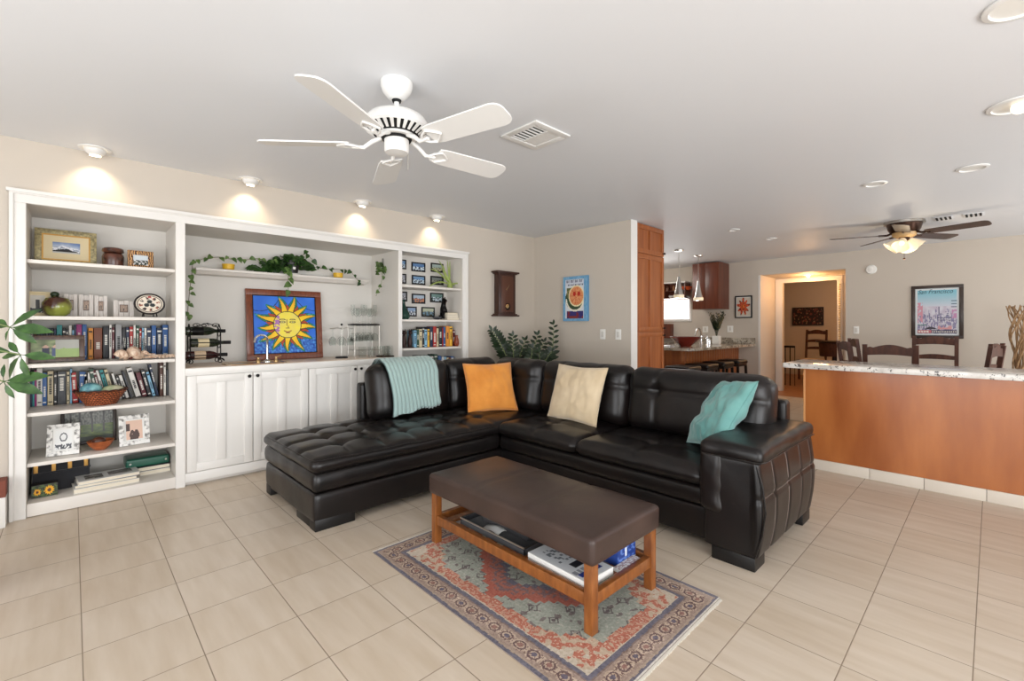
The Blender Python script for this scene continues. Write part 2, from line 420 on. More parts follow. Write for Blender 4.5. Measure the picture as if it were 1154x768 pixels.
b = MB(); b.box(OX1+.05, XB-.001, YW-.015, YW, 0, .1); b.box(XR, -.305, YW-.015, YW, 0, .15); struct('baseboard_left', b, 'white_trim')
b = MB(); b.box(XB-.015, XB, 2.84, YW-.016, 0, .1); struct('baseboard_back', b, 'white_trim')
b = MB(); b.box(XF+.03, XF+.07, KY0, KY1, KZ0, KZ1); w = struct('window_4', b, 'window_glow')
b = MB(); b.box(XF-.03, XF+.03, KY0-.04, KY1+.04, KZ0-.05, KZ0, .004); b.box(XF-.012, XF, KY0-.04, KY0, KZ0, KZ1+.03); b.box(XF-.012, XF, KY0, KY1, KZ1, KZ1+.03); struct('trim_4', b, 'white_trim')
# brick hearth end at the far left
b = MB(); b.box(-.9, -.299, 4.23, 4.334, 0, .19, .004); b.m(1)
for k in range(3): b.box(-.9+.2*k, -.9+.2*k+.203-.01*(k<2), 4.22, 4.334, .191, .295, .004)
h = obj('hearth_ledge', b, ['white_trim', plain('brick_red', 128, 74, 60, .9)])
tag(h, 'low red brick ledge on a white plinth beside the tall bookcase', 'ledge')

# ---------------------------------------------------------------- ceiling fixtures
def eyeball(x, y, lab):
    t = thing('eyeball_downlight', lab, 'downlight', (x, y, CEIL), 0, 'eyeball lights along the bookcase wall')
    obj('trim_ring', MB().lathe([(.088, -.002), (.086, -.008), (.07, -.012), (.062, -.006), (.062, 0)], (x, y, CEIL), 28), 'fan_white', t)
    prof = [(.060*math.cos(a), -.008-.045*math.sin(a)) for a in [i*PI/2/8*.8 for i in range(9)]]
    obj('eyeball', MB().lathe(prof, (x, y, CEIL), 24, cap=False), 'fan_white', t)
    q = Vector((0, .35, -1)).normalized()
    obj('lamp', MB().cyl(Vector((x, y, CEIL-.032))+q*.004, Vector((x, y, CEIL-.032))+q*.022, .03, .03), 'bulb_warm', t)
    L = bpy.data.lights.new('spot', 'SPOT'); L.energy = 6.5; L.color = (1, .80, .56); L.spot_size = math.radians(112); L.spot_blend = .8; L.shadow_soft_size = .03
    lo = bpy.data.objects.new('wall_washer_lamp', L); C.objects.link(lo); lo.parent = t; lo.location = (0, .015, -.062)
    lo.rotation_euler = (math.radians(17), 0, 0)
for (u, v), lab in zip(((107,170),(280,204),(409,227),(495,243)), ('white ceiling eyeball light above the tall left bookcase, nearest the camera', 'white ceiling eyeball light in the warm glow over the hanging vines', 'white ceiling eyeball light over the glassware corner of the bar niche', 'white ceiling eyeball light over the narrow right bookcase, farthest along the wall')):
    p = onZ(u, v, CEIL); eyeball(p.x, 4.235, lab)
def recessed(x, y, lab, r=.075, on=False, CEIL=CEIL):
    t = thing('recessed_light', lab, 'downlight', (x, y, CEIL), 0, 'round recessed ceiling lights')
    obj('trim_ring', MB().lathe([(r+.02, -.001), (r+.018, -.008), (r, -.012), (r-.004, -.004)], (x, y, CEIL), 28, cap=False), 'fan_white', t)
    obj('diffuser', MB().lathe([(0, -.004), (r-.003, -.004), (r-.003, -.001), (0, -.001)], (x, y, CEIL), 24, cap=False), 'bulb_off', t)
    if on: obj('bulb', MB().sphere((x, y, CEIL-.02), .035), 'bulb_soft', t)
for u, v, lab, r, on in ((1149,117,'recessed ceiling light with a lit bulb at the far right edge of the photo', .11, True), (1096,189,'recessed ceiling light right of the bronze fan, above the bar', .075, False), (986,207,'recessed ceiling light left of the bronze fan', .065, False),
        (827,259,'small recessed ceiling light nearest the kitchen pantry', .05, False), (869,269,'small recessed ceiling light in front of the hall doorway', .05, False)):
    p = onZ(u, v, CEIL); recessed(p.x, p.y, lab, r, on)
p = onZ(1152, 3, CEIL); recessed(p.x, p.y, 'recessed ceiling light cut by the top right corner of the photo', .09)

def vent(x0, x1, y0, y1, lab, n, name='ceiling_vent'):
    xc, yc = (x0+x1)/2, (y0+y1)/2
    t = thing(name, lab, 'vent', (xc, yc, CEIL)); z = CEIL; w = .045
    b = MB(); b.box(x0, x1, y0, y0+w, z-.012, z-.001, .003); b.box(x0, x1, y1-w, y1, z-.012, z-.001, .003)
    b.box(x0, x0+w, y0+w, y1-w, z-.012, z-.001, .003); b.box(x1-w, x1, y0+w, y1-w, z-.012, z-.001, .003)
    obj('frame', b, 'fan_white', t)
    obj('duct_opening', MB().box(x0+w, x1-w, y0+w, y1-w, z-.003, z-.001), 'dark_gap', t)
    b = MB(); k = n
    for i in range(k):      # open straight slats on one half, closed ones on the other
        yy = y0+w+(y1-y0-2*w)*(i+.5)/k
        b.box(x0+w, xc-.005, yy-.004, yy+.004, z-.010, z-.003)
    b.box(xc-.005, xc+.005, y0+w, y1-w, z-.011, z-.003)
    for i in range(k):
        yy = y0+w+(y1-y0-2*w)*i/k; b.box(xc+.005, x1-w, yy, yy+(y1-y0-2*w)/k-.0015, z-.008, z-.003)
    obj('louver', b, 'fan_white', t)
vent(1.965, 2.285, 1.85, 2.16, 'square white ceiling air vent behind the white fan', 7)
def small_vent(u, v, lab):
    p = onZ(u, v, CEIL); t = thing('ceiling_vent', lab, 'vent', (p.x, p.y, CEIL), 0, 'slotted vents in the dining ceiling')
    obj('frame', MB().box(p.x-.12, p.x+.12, p.y-.08, p.y+.08, CEIL-.006, CEIL-.001, .002), 'ceiling_paint', t)
    b = MB()
    for i in range(4): b.box(p.x-.09, p.x+.09, p.y-.065+.036*i, p.y-.047+.036*i, CEIL-.009, CEIL-.0055)
    obj('slots', b, 'dark_gap', t)
small_vent(1063, 246, 'slotted ceiling vent just right of the bronze fan'); small_vent(1097, 242, 'slotted ceiling vent farther right of the bronze fan')

# ---------------------------------------------------------------- white ceiling fan
def blade_mesh(r0, r1, w, ang, tilt, z, c, thick=.007, round_=.05, w0=.8):
    b = MB(); pts = []
    for s in (1, -1):
        seq = [(r0, w*w0/2), (r0+.04, w*w0/2+.008), (r1-round_, w/2)] + [(r1-round_+round_*math.sin(a), w/2-round_*.9*(1-math.cos(a))) for a in (PI/6, PI/3, PI/2)]
        seq = [(x, y*s) for x, y in seq]; pts += seq if s == 1 else seq[::-1]
    b.prism([(x, y, -thick/2) for x, y in pts], (0, 0, thick))
    b.xf(Matrix.Translation((c[0], c[1], z)) @ Matrix.Rotation(ang, 4, 'Z') @ Matrix.Rotation(tilt, 4, 'X'))
    return b
fc = onZ(447, 93, CEIL); FX, FY = fc.x, fc.y
t = thing('ceiling_fan', 'white five-blade ceiling fan on a short rod above the bench', 'ceiling fan', (FX, FY, CEIL))
obj('canopy', MB().lathe([(.078, 0), (.078, -.02), (.068, -.05), (.04, -.082), (.026, -.088), (.02, -.088)], (FX, FY, CEIL-.001), 32), 'fan_white', t)
b = MB(); b.lathe([(.024, -.088), (.02, -.1), (.0, -.1)], (FX, FY, CEIL), 20); obj('collar', b, 'dark_gap', t)
obj('downrod', MB().cyl((FX, FY, CEIL-.095), (FX, FY, CEIL-.165), .013), 'fan_white', t)
obj('motor_housing', MB().lathe([(.03, -.155), (.09, -.16), (.135, -.178), (.155, -.205), (.157, -.232), (.15, -.24)], (FX, FY, CEIL), 40), 'fan_white', t)
b = MB(); b.lathe([(.149, -.238), (.13, -.252), (.085, -.272), (.06, -.272)], (FX, FY, CEIL), 40); obj('motor_vent', b, 'dark_gap', t)
b = MB()
for i in range(28):
    a = 2*PI*i/28; q = Matrix.Translation((FX, FY, CEIL)) @ Matrix.Rotation(a, 4, 'Z')
    b.prism([(.152, -.009, -.238), (.152, .009, -.238), (.112, .006, -.264), (.112, -.006, -.264)], (0, 0, -.004))
    bmesh.ops.transform(b.bm, matrix=q, verts=b.bm.verts[-8:])
obj('vent_grille', b, 'fan_white', t)
obj('rotor_plate', MB().lathe([(.0, -.268), (.095, -.268), (.095, -.28), (.0, -.28)], (FX, FY, CEIL), 32), 'fan_white', t)
obj('rotor_gap', MB().lathe([(.0, -.28), (.075, -.28), (.07, -.29), (.0, -.29)], (FX, FY, CEIL), 32), 'dark_gap', t)
obj('switch_housing', MB().lathe([(.0, -.289), (.06, -.289), (.06, -.34), (.055, -.352), (.0, -.358)], (FX, FY, CEIL), 32), 'fan_white', t)
obj('pull_chain', MB().cyl((FX+.052, FY-.02, CEIL-.345), (FX+.052, FY-.02, CEIL-.43), .0015, n=6), 'brushed_nickel', t)
FAN_OFF = 39
for k in range(5):
    th = math.radians(FAN_OFF+72*k)                 # measured from the view's right, towards depth
    dx_, dd = math.cos(th), math.sin(th); wx, wy = dd*CA+dx_*SA, dd*SA-dx_*CA; ang = math.atan2(wy, wx)
    R = Matrix.Translation((FX, FY, CEIL-.275)) @ Matrix.Rotation(ang, 4, 'Z')
    b = MB(); b.tube([R@Vector(p) for p in ((.07, 0, 0), (.12, 0, -.022), (.16, 0, -.052), (.215, 0, -.050))], [.011, .011, .010, .008], 8)
    for s in (-1, 1): b.tube([R@Vector(p) for p in ((.175, 0, -.052), (.2, .03*s, -.049-.006*s), (.235, .045*s, -.046-.010*s), (.265, .025*s, -.045-.005*s), (.29, 0, -.045))], .006, 6)
    arm = obj('blade_arm', b, 'fan_white', t)
    obj('blade', blade_mesh(.22, .66, .145, ang, math.radians(-13), CEIL-.313, (FX, FY)), 'fan_white', t)

# ---------------------------------------------------------------- bronze fan over the dining table
p = onZ(1019, 250, CEIL); GX, GY = p.x, p.y
t = thing('ceiling_fan', 'dark bronze ceiling fan with glass light shades above the dining table', 'ceiling fan', (GX, GY, CEIL))
obj('motor_housing', MB().lathe([(.185, 0), (.185, -.02), (.165, -.03), (.15, -.09), (.13, -.12), (.12, -.13)], (GX, GY, CEIL-.001), 36), 'bronze_dark', t)
obj('metal_band', MB().lathe([(.188, -.001), (.188, -.03), (.16, -.032)], (GX, GY, CEIL), 36, cap=False), 'brushed_nickel', t)
obj('light_bowl', MB().lathe([(.118, -.125), (.11, -.165), (.08, -.185), (0, -.185)], (GX, GY, CEIL), 32), plain('amber_band', 196, 160, 110, .4), t)
obj('light_hub', MB().lathe([(.05, -.183), (.05, -.215), (.025, -.25), (0, -.25)], (GX, GY, CEIL), 24), 'bronze_dark', t)
obj('pull_chain', MB().cyl((GX, GY, CEIL-.25), (GX, GY, CEIL-.42), .002, n=6), 'bronze_dark', t)
obj('chain_knob', MB().sphere((GX, GY, CEIL-.43), .012), 'bronze_dark', t)
for k, th in enumerate((150, 215, 325, 30)):
    a = math.radians(th); dx_, dd = math.cos(a), math.sin(a); q = Vector((dd*CA+dx_*SA, dd*SA-dx_*CA, 0)); ax = (q*1.0+Vector((0,0,-1.05))).normalized()
    base = Vector((GX, GY, CEIL-.215))+q*.045
    s = obj('lamp_shade', MB().lathe([(.03, .0), (.045, .03), (.065, .08), (.085, .12), (.083, .12), (.06, .078), (.04, .03), (.02, .004)], base, 24, ax, cap=False), mat('shade_glass', rgb(255,238,205), .4, emit=(1,.85,.6,1), estr=.25) if k == 0 else 'shade_glass', t)
    obj('bulb', MB().sphere(base+ax*.06, .025, 12, 8), 'bulb_soft', t)
for k, th in enumerate((11, 83, 155, 227, 299)):
    a = math.radians(th); dx_, dd = math.cos(a), math.sin(a); ang = math.atan2(dd*SA-dx_*CA, dd*CA+dx_*SA)
    R = Matrix.Translation((GX, GY, CEIL-.13)) @ Matrix.Rotation(ang, 4, 'Z')
    b = MB(); b.tube([R@Vector(p) for p in ((.11, 0, .0), (.16, 0, -.02), (.24, 0, -.02))], .012, 8); obj('blade_arm', b, 'bronze_dark', t)
    obj('blade', blade_mesh(.2, .72, .15, ang, math.radians(-12), CEIL-.15, (GX, GY)), wood('blade_walnut', rgb(58,42,34), rgb(84,62,50), .4) if k == 0 else 'blade_walnut', t)

# ================================================================ BOOKCASES
def casing():
    z1 = 2.125; x0, x1 = -.292, 3.412; y1 = YW; b = MB()
    for (d, w) in ((.018, .075), (.03, .02)):
        b.box(x0, x0+w, y1-d, y1, 0, z1-w, .003); b.box(x1-w, x1, y1-d, y1, 0, z1-w, .003); b.box(x0, x1, y1-d, y1, z1-w, z1, .003)
    b.box(x0-.012, x1+.012, y1-.042, y1, z1-.012, z1+.01, .003)
    struct('trim_5', b, 'white_trim')
casing()
SZ = [1.69, 1.318, 1.00, .68, .35]
def bookcase(name, lab, x0, x1, yb, zs, zbase, zt, lw=(.0,.0)):
    t = thing(name, lab, 'bookcase', ((x0+x1)/2, YW, 0))
    yf = YW+.005
    for s, xa in (('l', x0-.03), ('r', x1)):
        obj('side_panel', MB().box(xa, xa+.03, yf, yb, 0, zt+.03), 'shelf_white', t, False)
    obj('back_panel', MB().box(x0-.03, x1+.03, yb, yb+.015, 0, zt+.03), 'niche_paint', t, False)
    obj('top_panel', MB().box(x0, x1, yf, yb, zt, zt+.03), 'shelf_white', t, False)
    for z in zs: obj('shelf', MB().box(x0+.001, x1-.001, yf, yb, z-.024, z, .0025), 'shelf_white', t, True)
    obj('base', MB().box(x0, x1, yf-.01, yb, 0.004, zbase, .003), 'shelf_white', t, True)
    return t
bookcase('built_in_bookcase', 'tall white built-in bookcase with five shelves at the left of the wall', -.215, .574, NB_L, SZ, .088, 2.05)
bookcase('built_in_bookcase', 'narrow white built-in bookcase with small framed photos behind the sofa', 2.535, 3.335, NB_R, [1.697, 1.325, 1.012, .69, .36], .088, 2.065)
# stiles between the units
b = MB(); b.box(.574, .634, YW-.016, YW+.004, 0, 2.06, .003); b.box(2.490, 2.533, YW-.016, YW+.004, 0, 2.06, .003); struct('trim_6', b, 'white_trim')
# bar niche
t = thing('bar_cabinet', 'white built-in cabinet with shaker doors under the bar niche', 'cabinet', (1.56, YW, 0))
X0, X1 = .634, 2.492
obj('cabinet_body', MB().box(X0, X1, YW+.004, NB_M, .09, .868), 'shelf_white', t, False)
b = MB(); b.box(X0, X1, YW-.012, YW+.004, .03, .10, .002); b.box(X0, X1, YW-.012, YW+.004, .862, .872, .001); obj('face_frame', b, 'white_trim', t)
obj('toe_kick', MB().box(X0, X1, YW+.03, NB_M, 0, .09), 'shelf_white', t, False)
dxs = [(.645, 1.103), (1.109, 1.560), (1.569, 2.030), (2.036, 2.488)]
for i, (a, c) in enumerate(dxs):
    b = MB(); y0, y1, z0, z1 = YW-.022, YW-.0, .108, .860; s = .062; m_ = (a+c)/2
    b.box(a, a+s, y0, y1, z0, z1, .002); b.box(c-s, c, y0, y1, z0, z1, .002); b.box(a+s, c-s, y0, y1, z0, z0+s, .002); b.box(a+s, c-s, y0, y1, z1-s, z1, .002)
    b.box(m_-.032, m_+.032, y0, y1, z0+s, z1-s, .002); b.box(a+s*.5, c-s*.5, y0+.011, y1, z0+s*.5, z1-s*.5)
    d = obj('door', b, 'white_trim', t)
    kx = (c-.028) if i % 2 == 0 else (a+.028); kz = z1-.028
    b = MB(); b.lathe([(.005, 0), (.005, .012), (.013, .016), (.014, .022), (.009, .028), (0, .029)], (kx, y0, kz), 16, (0, -1, 0)); obj('knob', b, 'black_knob', d)
b = MB(); b.box(X0-.0, X1, YW-.022, NB_M, .872, .92, .004)
ct = obj('bar_countertop', b, ['white_trim']); tag(ct, 'white bar countertop along the niche under the sun painting', 'countertop'); set_origin(ct, (1.56, YW, .872))
b = MB(); b.box(X0+.005, X1-.005, YW+.02, NB_M-.01, .9201, .9215); o = obj('counter_inlay', b, 'niche_counter', ct, world=False); o.data.transform(Matrix.Translation((-1.56, -YW, -.872)))
b = MB(); b.box(X0-.03, X1+.013, NB_M, NB_M+.015, .9, 2.09); b.box(X0-.03, X1+.013, YW+.005, NB_M, 2.06, 2.09); b.box(X0-.028, X0, YW+.005, NB_M, .921, 2.06); b.box(X1, X1+.012, YW+.005, NB_M, .921, 2.06)
struct('wall_niche', b, 'niche_paint')
# floating shelf
FSY = NB_M-.17
pa = onY(221, 294, FSY); pb = onY(416, 306, FSY); FSZ = 1.765
print('floatshelf', pa, pb)
b = MB(); b.box(pa.x, pb.x, FSY, NB_M-.001, FSZ-.022, FSZ, .003); b.prism([(pa.x+.01, FSY+.02, FSZ-.022), (pa.x+.01, FSY+.05, FSZ-.05), (pa.x+.01, NB_M-.001, FSZ-.055), (pa.x+.01, NB_M-.001, FSZ-.022)], (pb.x-pa.x-.02, 0, 0))
s = obj('floating_shelf', b, 'shelf_white'); tag(s, 'long white floating shelf with trailing vines in the bar niche', 'shelf')

# ================================================================ PANTRY, KITCHEN, BAR
t = thing('pantry_cabinet', 'tall cherry wood pantry cabinet at the end of the beige wall', 'cabinet', (5.03, 2.84, 0))
PX0, PX1, PY0, PY1 = 4.712, 5.352, 2.862, 3.45
obj('cabinet_body', MB().box(PX0, PX1, PY0, PY1, .0, CEIL-.004), 'cherry_cabinet', t, False)
for z0, z1 in ((.1, 1.178), (1.186, 2.105), (2.113, CEIL-.012)):
    b = MB(); s = .055; m_ = (PX0+PX1)/2; y0 = 2.842
    b.box(PX0+.003, PX0+s, y0, PY0, z0, z1, .002); b.box(PX1-s, PX1-.003, y0, PY0, z0, z1, .002); b.box(PX0+s, PX1-s, y0, PY0, z0, z0+s, .002); b.box(PX0+s, PX1-s, y0, PY0, z1-s, z1, .002)
    b.box(m_-.028, m_+.028, y0, PY0, z0+s, z1-s, .002); b.box(PX0+.02, PX1-.02, y0+.012, PY0, z0+.02, z1-.02)
    d = obj('door', b, 'cherry_cabinet', t)
    kz = z0+.04 if z0 > .5 else z1-.04
    obj('knob', MB().lathe([(.006, 0), (.006, .014), (.015, .02), (.012, .03), (0, .031)], (PX1-.028, y0, kz), 14, (0, -1, 0)), 'black_knob', d)
# kitchen peninsula
cx0, cx1, cy0, cy1 = 6.52, XF-.002, 3.02, 4.0
b = MB(); pts = [(cx1, cy0), (cx1, cy1), (cx0, cy1)] + [(cx0+.16*(1-math.cos(a)), cy0+.16*(1-math.sin(a))) for a in [i*PI/2/8 for i in range(9)]]
b.prism([(x, y, .885) for x, y in pts], (0, 0, .04)); b.box(XF-.03, XF-.002, cy0, cy1+.6, .9255, 1.035, .002)
s = obj('kitchen_countertop', b, 'granite_beige'); tag(s, 'beige granite kitchen countertop with rounded corner and low backsplash', 'countertop'); set_origin(s, (7.8, 3.5, .885))
b = MB(); b.box(6.75, XF-.002, 3.32, 3.95, 0, .884)
n_ = 24
for i in range(n_): xx = 6.75+(XF-.01-6.75)*i/n_; b.box(xx+.004, xx+(XF-6.76)/n_-.004, 3.308, 3.32, .02, .88, .002)
s = obj('kitchen_peninsula', b, 'cherry_cabinet'); tag(s, 'cherry wood kitchen peninsula base with vertical grooved boards', 'cabinet'); set_origin(s, (7.9, 3.32, 0))
# upper cabinet
t = thing('kitchen_wall_cabinet', 'dark cherry kitchen wall cabinet hanging from the ceiling', 'cabinet', (8.85, 3.86, 1.58))
ya, yb = 3.49, 3.985
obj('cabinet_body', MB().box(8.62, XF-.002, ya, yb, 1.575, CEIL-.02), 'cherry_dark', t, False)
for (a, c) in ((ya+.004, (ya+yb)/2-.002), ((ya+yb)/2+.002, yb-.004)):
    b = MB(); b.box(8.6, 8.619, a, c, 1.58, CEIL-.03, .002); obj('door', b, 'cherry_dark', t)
# open shelf above the kitchen window
t = thing('open_shelf_cabinet', 'open dark wood shelf with bowls above the bright kitchen window', 'shelf', (8.95, 4.7, 1.83))
a_, c_ = 4.25, 5.1; z0, z1 = 1.83, 2.13
obj('back_panel', MB().box(XF-.02, XF-.003, a_, c_, z0, z1), 'cherry_dark', t, False)
b = MB(); b.box(8.85, XF-.02, a_, c_, z1, z1+.025); obj('top_board', b, 'white_trim', t, False)
b = MB(); b.box(8.85, XF-.02, a_, c_, z0-.015, z0); b.box(8.87, XF-.02, a_, c_, 1.97, 1.98)
for yy in (a_, (a_+c_)/2+.02, c_-.02): b.box(8.85, XF-.02, yy, yy+.018, z0, z1)
obj('shelf_frame', b, 'cherry_dark', t, False)
for k, (u, v, nm, mt, lab, r, hh) in enumerate(((757, 334, 'bowl', 'pot_white', 'white bowl on the open shelf above the kitchen window', .07, .05), (774, 321, 'bowl', plain('orange_glaze', 214, 92, 40, .4), 'orange dish on the upper right of the open kitchen shelf', .11, .07), (752, 321, 'jar', plain('jar_brown', 110, 70, 50, .4), 'small brown jar on the upper left of the open kitchen shelf', .035, .09), (759.5, 320, 'jar', plain('jar_amber', 140, 96, 60, .4), 'small amber jar on the upper shelf beside the brown jar', .03, .10), (775, 334, 'serving_dish', plain('dish_grey', 120, 116, 112, .4), 'grey dish on the lower right of the open kitchen shelf', .08, .035))):
    pt = onX(u, v, 8.96); zz = 1.831 if v > 328 else 1.981
    s = obj(nm, MB().lathe([(r*.5, 0), (r*.8, hh*.5), (r, hh), (r*.92, hh), (r*.5, hh*.3), (0, hh*.25)] if nm != 'jar' else [(r, 0), (r, hh*.7), (r*.7, hh*.85), (r*.75, hh), (0, hh)], (pt.x, pt.y, zz), 20), mt); tag(s, lab, nm.replace('_', ' ')); set_origin(s, (pt.x, pt.y, zz))
# cabinets under the kitchen window (far counter)
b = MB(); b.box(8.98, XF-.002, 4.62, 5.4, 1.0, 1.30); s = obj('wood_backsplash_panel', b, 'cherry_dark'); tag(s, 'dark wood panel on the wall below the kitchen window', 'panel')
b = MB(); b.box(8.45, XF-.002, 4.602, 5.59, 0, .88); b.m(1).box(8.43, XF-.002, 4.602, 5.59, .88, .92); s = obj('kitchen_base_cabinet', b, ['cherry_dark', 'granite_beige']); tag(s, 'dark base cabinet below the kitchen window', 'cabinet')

# bar / half wall
BX = 4.71; BYL = 1.15
t = thing('bar_half_wall', 'long cherry wood panelled half wall carrying the granite bar top', 'half wall', (BX+.1, -1.0, 0))
obj('wood_panel', MB().box(BX, BX+.02, -3.19, BYL, .088, .878), 'cherry_panel', t, False)
obj('edge_strip', MB().box(BX-.001, BX+.021, BYL, BYL+.016, .088, .878, .002), 'bar_wood_strip', t)
obj('inner_wall', MB().box(BX+.021, BX+.42, -3.19, BYL-.002, .0, .878), 'cherry_dark', t, False)
b = MB(); yy = 1.15
ycs = [onX(u, 540, BX).y for u in (980, 1041, 1112)]; dy = (ycs[0]-ycs[2])/2
ed = [BYL-.002] + [ycs[0]-dy*k for k in range(0, 12)]
for a, c in zip(ed, ed[1:]):
    b.box(BX-.008, BX+.02, max(c, -3.19)+.0015, a-.0015, 0, .087, .0015)
o_ = obj('baseboard_tiles', b, plain('tile_skirting', 214, 204, 190, .4), t)
b = MB(); b.box(4.62, 5.27, -3.19, 1.305, .879, .922, .004, 2); s = obj('granite_bar_top', b, 'granite_white'); tag(s, 'white speckled granite slab on top of the cherry half wall', 'countertop'); set_origin(s, (4.95, 0, .879))

# ---------------------------------------------------------------- wall plates and small wall things
def wall_plate(pt, face, lab, w=.075, h=.12, rocker=True, group='light switches on the beige walls'):
    rz = {'-y': 0, '-x': -PI/2}[face]
    t = thing('light_switch', lab, 'switch', pt, rz, group)
    obj('plate', MB().box(-w/2, w/2, -.007, 0, -h/2, h/2, .003), 'plastic_white', t, world=False)
    b = MB(); b.box(-.017, .017, -.011, -.006, -.033, .033, .002); obj('rocker', b, mat('switch_grey', rgb(214,210,202), .4) if 'switch_grey' not in M else 'switch_grey', t, world=False)
p = onX(679.5, 377, XB); wall_plate((XB-.001, p.y, 1.155), '-x', 'left one of two white light switches on the beige wall')
p = onX(697, 377, XB); wall_plate((XB-.001, p.y, 1.155), '-x', 'right one of two white light switches, nearest the cherry pantry')
p = onX(965, 372, XF); wall_plate((XF-.001, p.y, 1.19), '-x', 'white light switch on the far wall right of the hall doorway')
p = onX(795, 371, XF); wall_plate((XF-.001, p.y, 1.19), '-x', 'white outlet plate on the kitchen wall behind the faucet', .11)
p = onX(823, 370.5, XF); wall_plate((XF-.001, p.y, 1.20), '-x', 'white outlet plate on the kitchen wall right of the potted palm', .11)
p = onX(982, 304, XF); t = thing('smoke_detector', 'round white detector on the far wall right of the doorway', 'detector', (XF, p.y, p.z))
obj('detector_body', MB().lathe([(.07, 0), (.072, .015), (.06, .03), (0, .034)], (XF-.0005, p.y, p.z), 28, (-1, 0, 0)), 'plastic_white', t)
obj('sensor_cap', MB().lathe([(.03, .033), (.028, .042), (0, .043)], (XF, p.y, p.z), 20, (-1, 0, 0)), 'plastic_white', t)
# ================================================================ SECTIONAL SOFA
def tuft_disp(xs, ys, puff, hx, hy, side=1, depth=.018, bdepth=.022, w=.012, axis=2, u=0, v=1, lim=.3, buttons=True):
    """puffed cells between the seams xs / ys on the face whose normal is side*axis; buttons at the crossings"""
    def f(p, n):
        k = max(0, n[axis]*side)
        if k < lim: return 0
        x, y = p[u], p[v]
        ex = 1-abs(x/hx)**4 if abs(x) < hx else 0; ey = 1-abs(y/hy)**4 if abs(y) < hy else 0
        d = puff*ex*ey
        for s in xs: d -= depth*(gauss(x-s, w)*.75+gauss(x-s, w*3.2)*.35)
        for s in ys: d -= depth*(gauss(y-s, w)*.75+gauss(y-s, w*3.2)*.35)
        if buttons:
            for a in xs:
                for c in ys: d -= bdepth*gauss(math.hypot(x-a, y-c), .03)
        return d*k
    return f
def wrinkle(p, s=9, a=.002): return a*mnoise.noise(Vector(p)*s)
sofa = thing('sectional_sofa', 'black leather L-shaped sectional sofa with tufted chaise end', 'sofa', (2.4, 2.6, 0))
X0, X1, Y0, YM, Y1 = 1.055, 3.45, .80, 2.825, 3.80
def block(name, x0, x1, y0, y1, z0, z1, r, disp=None, m_='leather_black', res=.035, parent=sofa, mx=None):
    c = Vector(((x0+x1)/2, (y0+y1)/2, (z0+z1)/2)); T_ = Matrix.Translation(c)
    if mx is not None: T_ = T_ @ mx
    return obj(name, cushion_mesh(x1-x0, y1-y0, z1-z0, r, disp, res, T_), m_, parent, angle=180)
# bases
bulge = lambda p, n: .006*gauss(p[2], .06)*(1-abs(n[2]))+wrinkle(p, 6, .003)
block('chaise_base', X0+.005, X1, YM+.008, Y1, .045, .228, .018, bulge)
block('chaise_rail', X0, 2.56, YM+.002, Y1, .232, .36, .028, lambda p, n: .012*gauss(p[2], .04)*(1-abs(n[2]))+wrinkle(p, 8, .004))
block('seat_base', 2.585, X1, 1.03, YM+.01, .045, .228, .015, bulge)
block('seat_rail', 2.572, X1, 1.07, YM+.004, .232, .345, .025, lambda p, n: .014*gauss(p[2], .04)*(1-abs(n[2]))+wrinkle(p, 8, .004))
# chaise cushion
cx = (X0+X1)/2-.02; cyc = (YM+Y1)/2
xs = [1.30-cx+.242*i for i in range(6)]; ys = [3.07-cyc, 3.31-cyc, 3.55-cyc]
td = tuft_disp(xs, ys, .035, 1.2, .48, depth=.014, bdepth=.03)
def chaise_d(p, n): return td(p, n)+.012*gauss(p[2], .03)*(1-abs(n[2]))+wrinkle(p, 7, .004)
block('chaise_cushion', X0-.015, X1-.03, YM-.02, Y1-.01, .352, .452, .045, chaise_d, res=.02)
# seat cushions
for a, c in ((1.115, 2.02), (2.024, 2.83)):
    hy = (c-a)/2; xs_ = [-.12, .15]; ys_ = [0]
    f0 = tuft_disp([-.1], [0.0], .03, .42, hy, depth=.014, bdepth=.016, w=.010)
    block('seat_cushion', 2.535, 3.28, a, c, .345, .455, .052, lambda p, n, f0=f0: f0(p, n)+.014*gauss(p[2], .03)*(1-abs(n[2]))+wrinkle(p+Vector((a, 0, 0)), 8, .005), res=.022)
# back frame
block('back_frame', 3.36, 3.47, .93, Y1+.02, .05, .765, .03, None)
block('back_frame', 1.775, 3.47, Y1-.09, Y1+.02, .05, .765, .03, None)
# back cushions: local x = width, y = thickness (front is -y), z = height
def back_cushion(c, w, rz, h=.47, th=.24, tilt=-.13, seams=(0,), hz=(.06,), z=.455, puff=.035):
    f0 = tuft_disp(list(seams), list(hz), puff, w/2, h/2, side=-1, axis=1, u=0, v=2, depth=.012, bdepth=.028, w=.010)
    def f(p, n): return f0(p, n)+.016*gauss(p[1], .06)*(1-abs(n[1]))*(.6 if n[2] > .5 else 1)+wrinkle(p+Vector((c[0],c[1],0)), 7, .006)
    mx = Matrix.Translation((c[0], c[1], z+h/2)) @ Matrix.Rotation(rz, 4, 'Z') @ Matrix.Rotation(tilt, 4, 'X')
    return obj('back_cushion', cushion_mesh(w, th, h, .085, f, .017, mx), 'leather_black', sofa, angle=180)
back_cushion((3.22, 1.465), 1.0, -PI/2, seams=(-.24, .24), hz=(.07,))
back_cushion((3.22, 2.435), .90, -PI/2, seams=(-.2, .22), hz=(.07,))
back_cushion((3.20, 3.21), .66, -PI/2-.10, seams=(0,), hz=(.06,))
back_cushion((2.18, 3.61), .76, 0, seams=(), hz=())
back_cushion((2.86, 3.62), .60, -.07, seams=(0,), hz=(.06,))
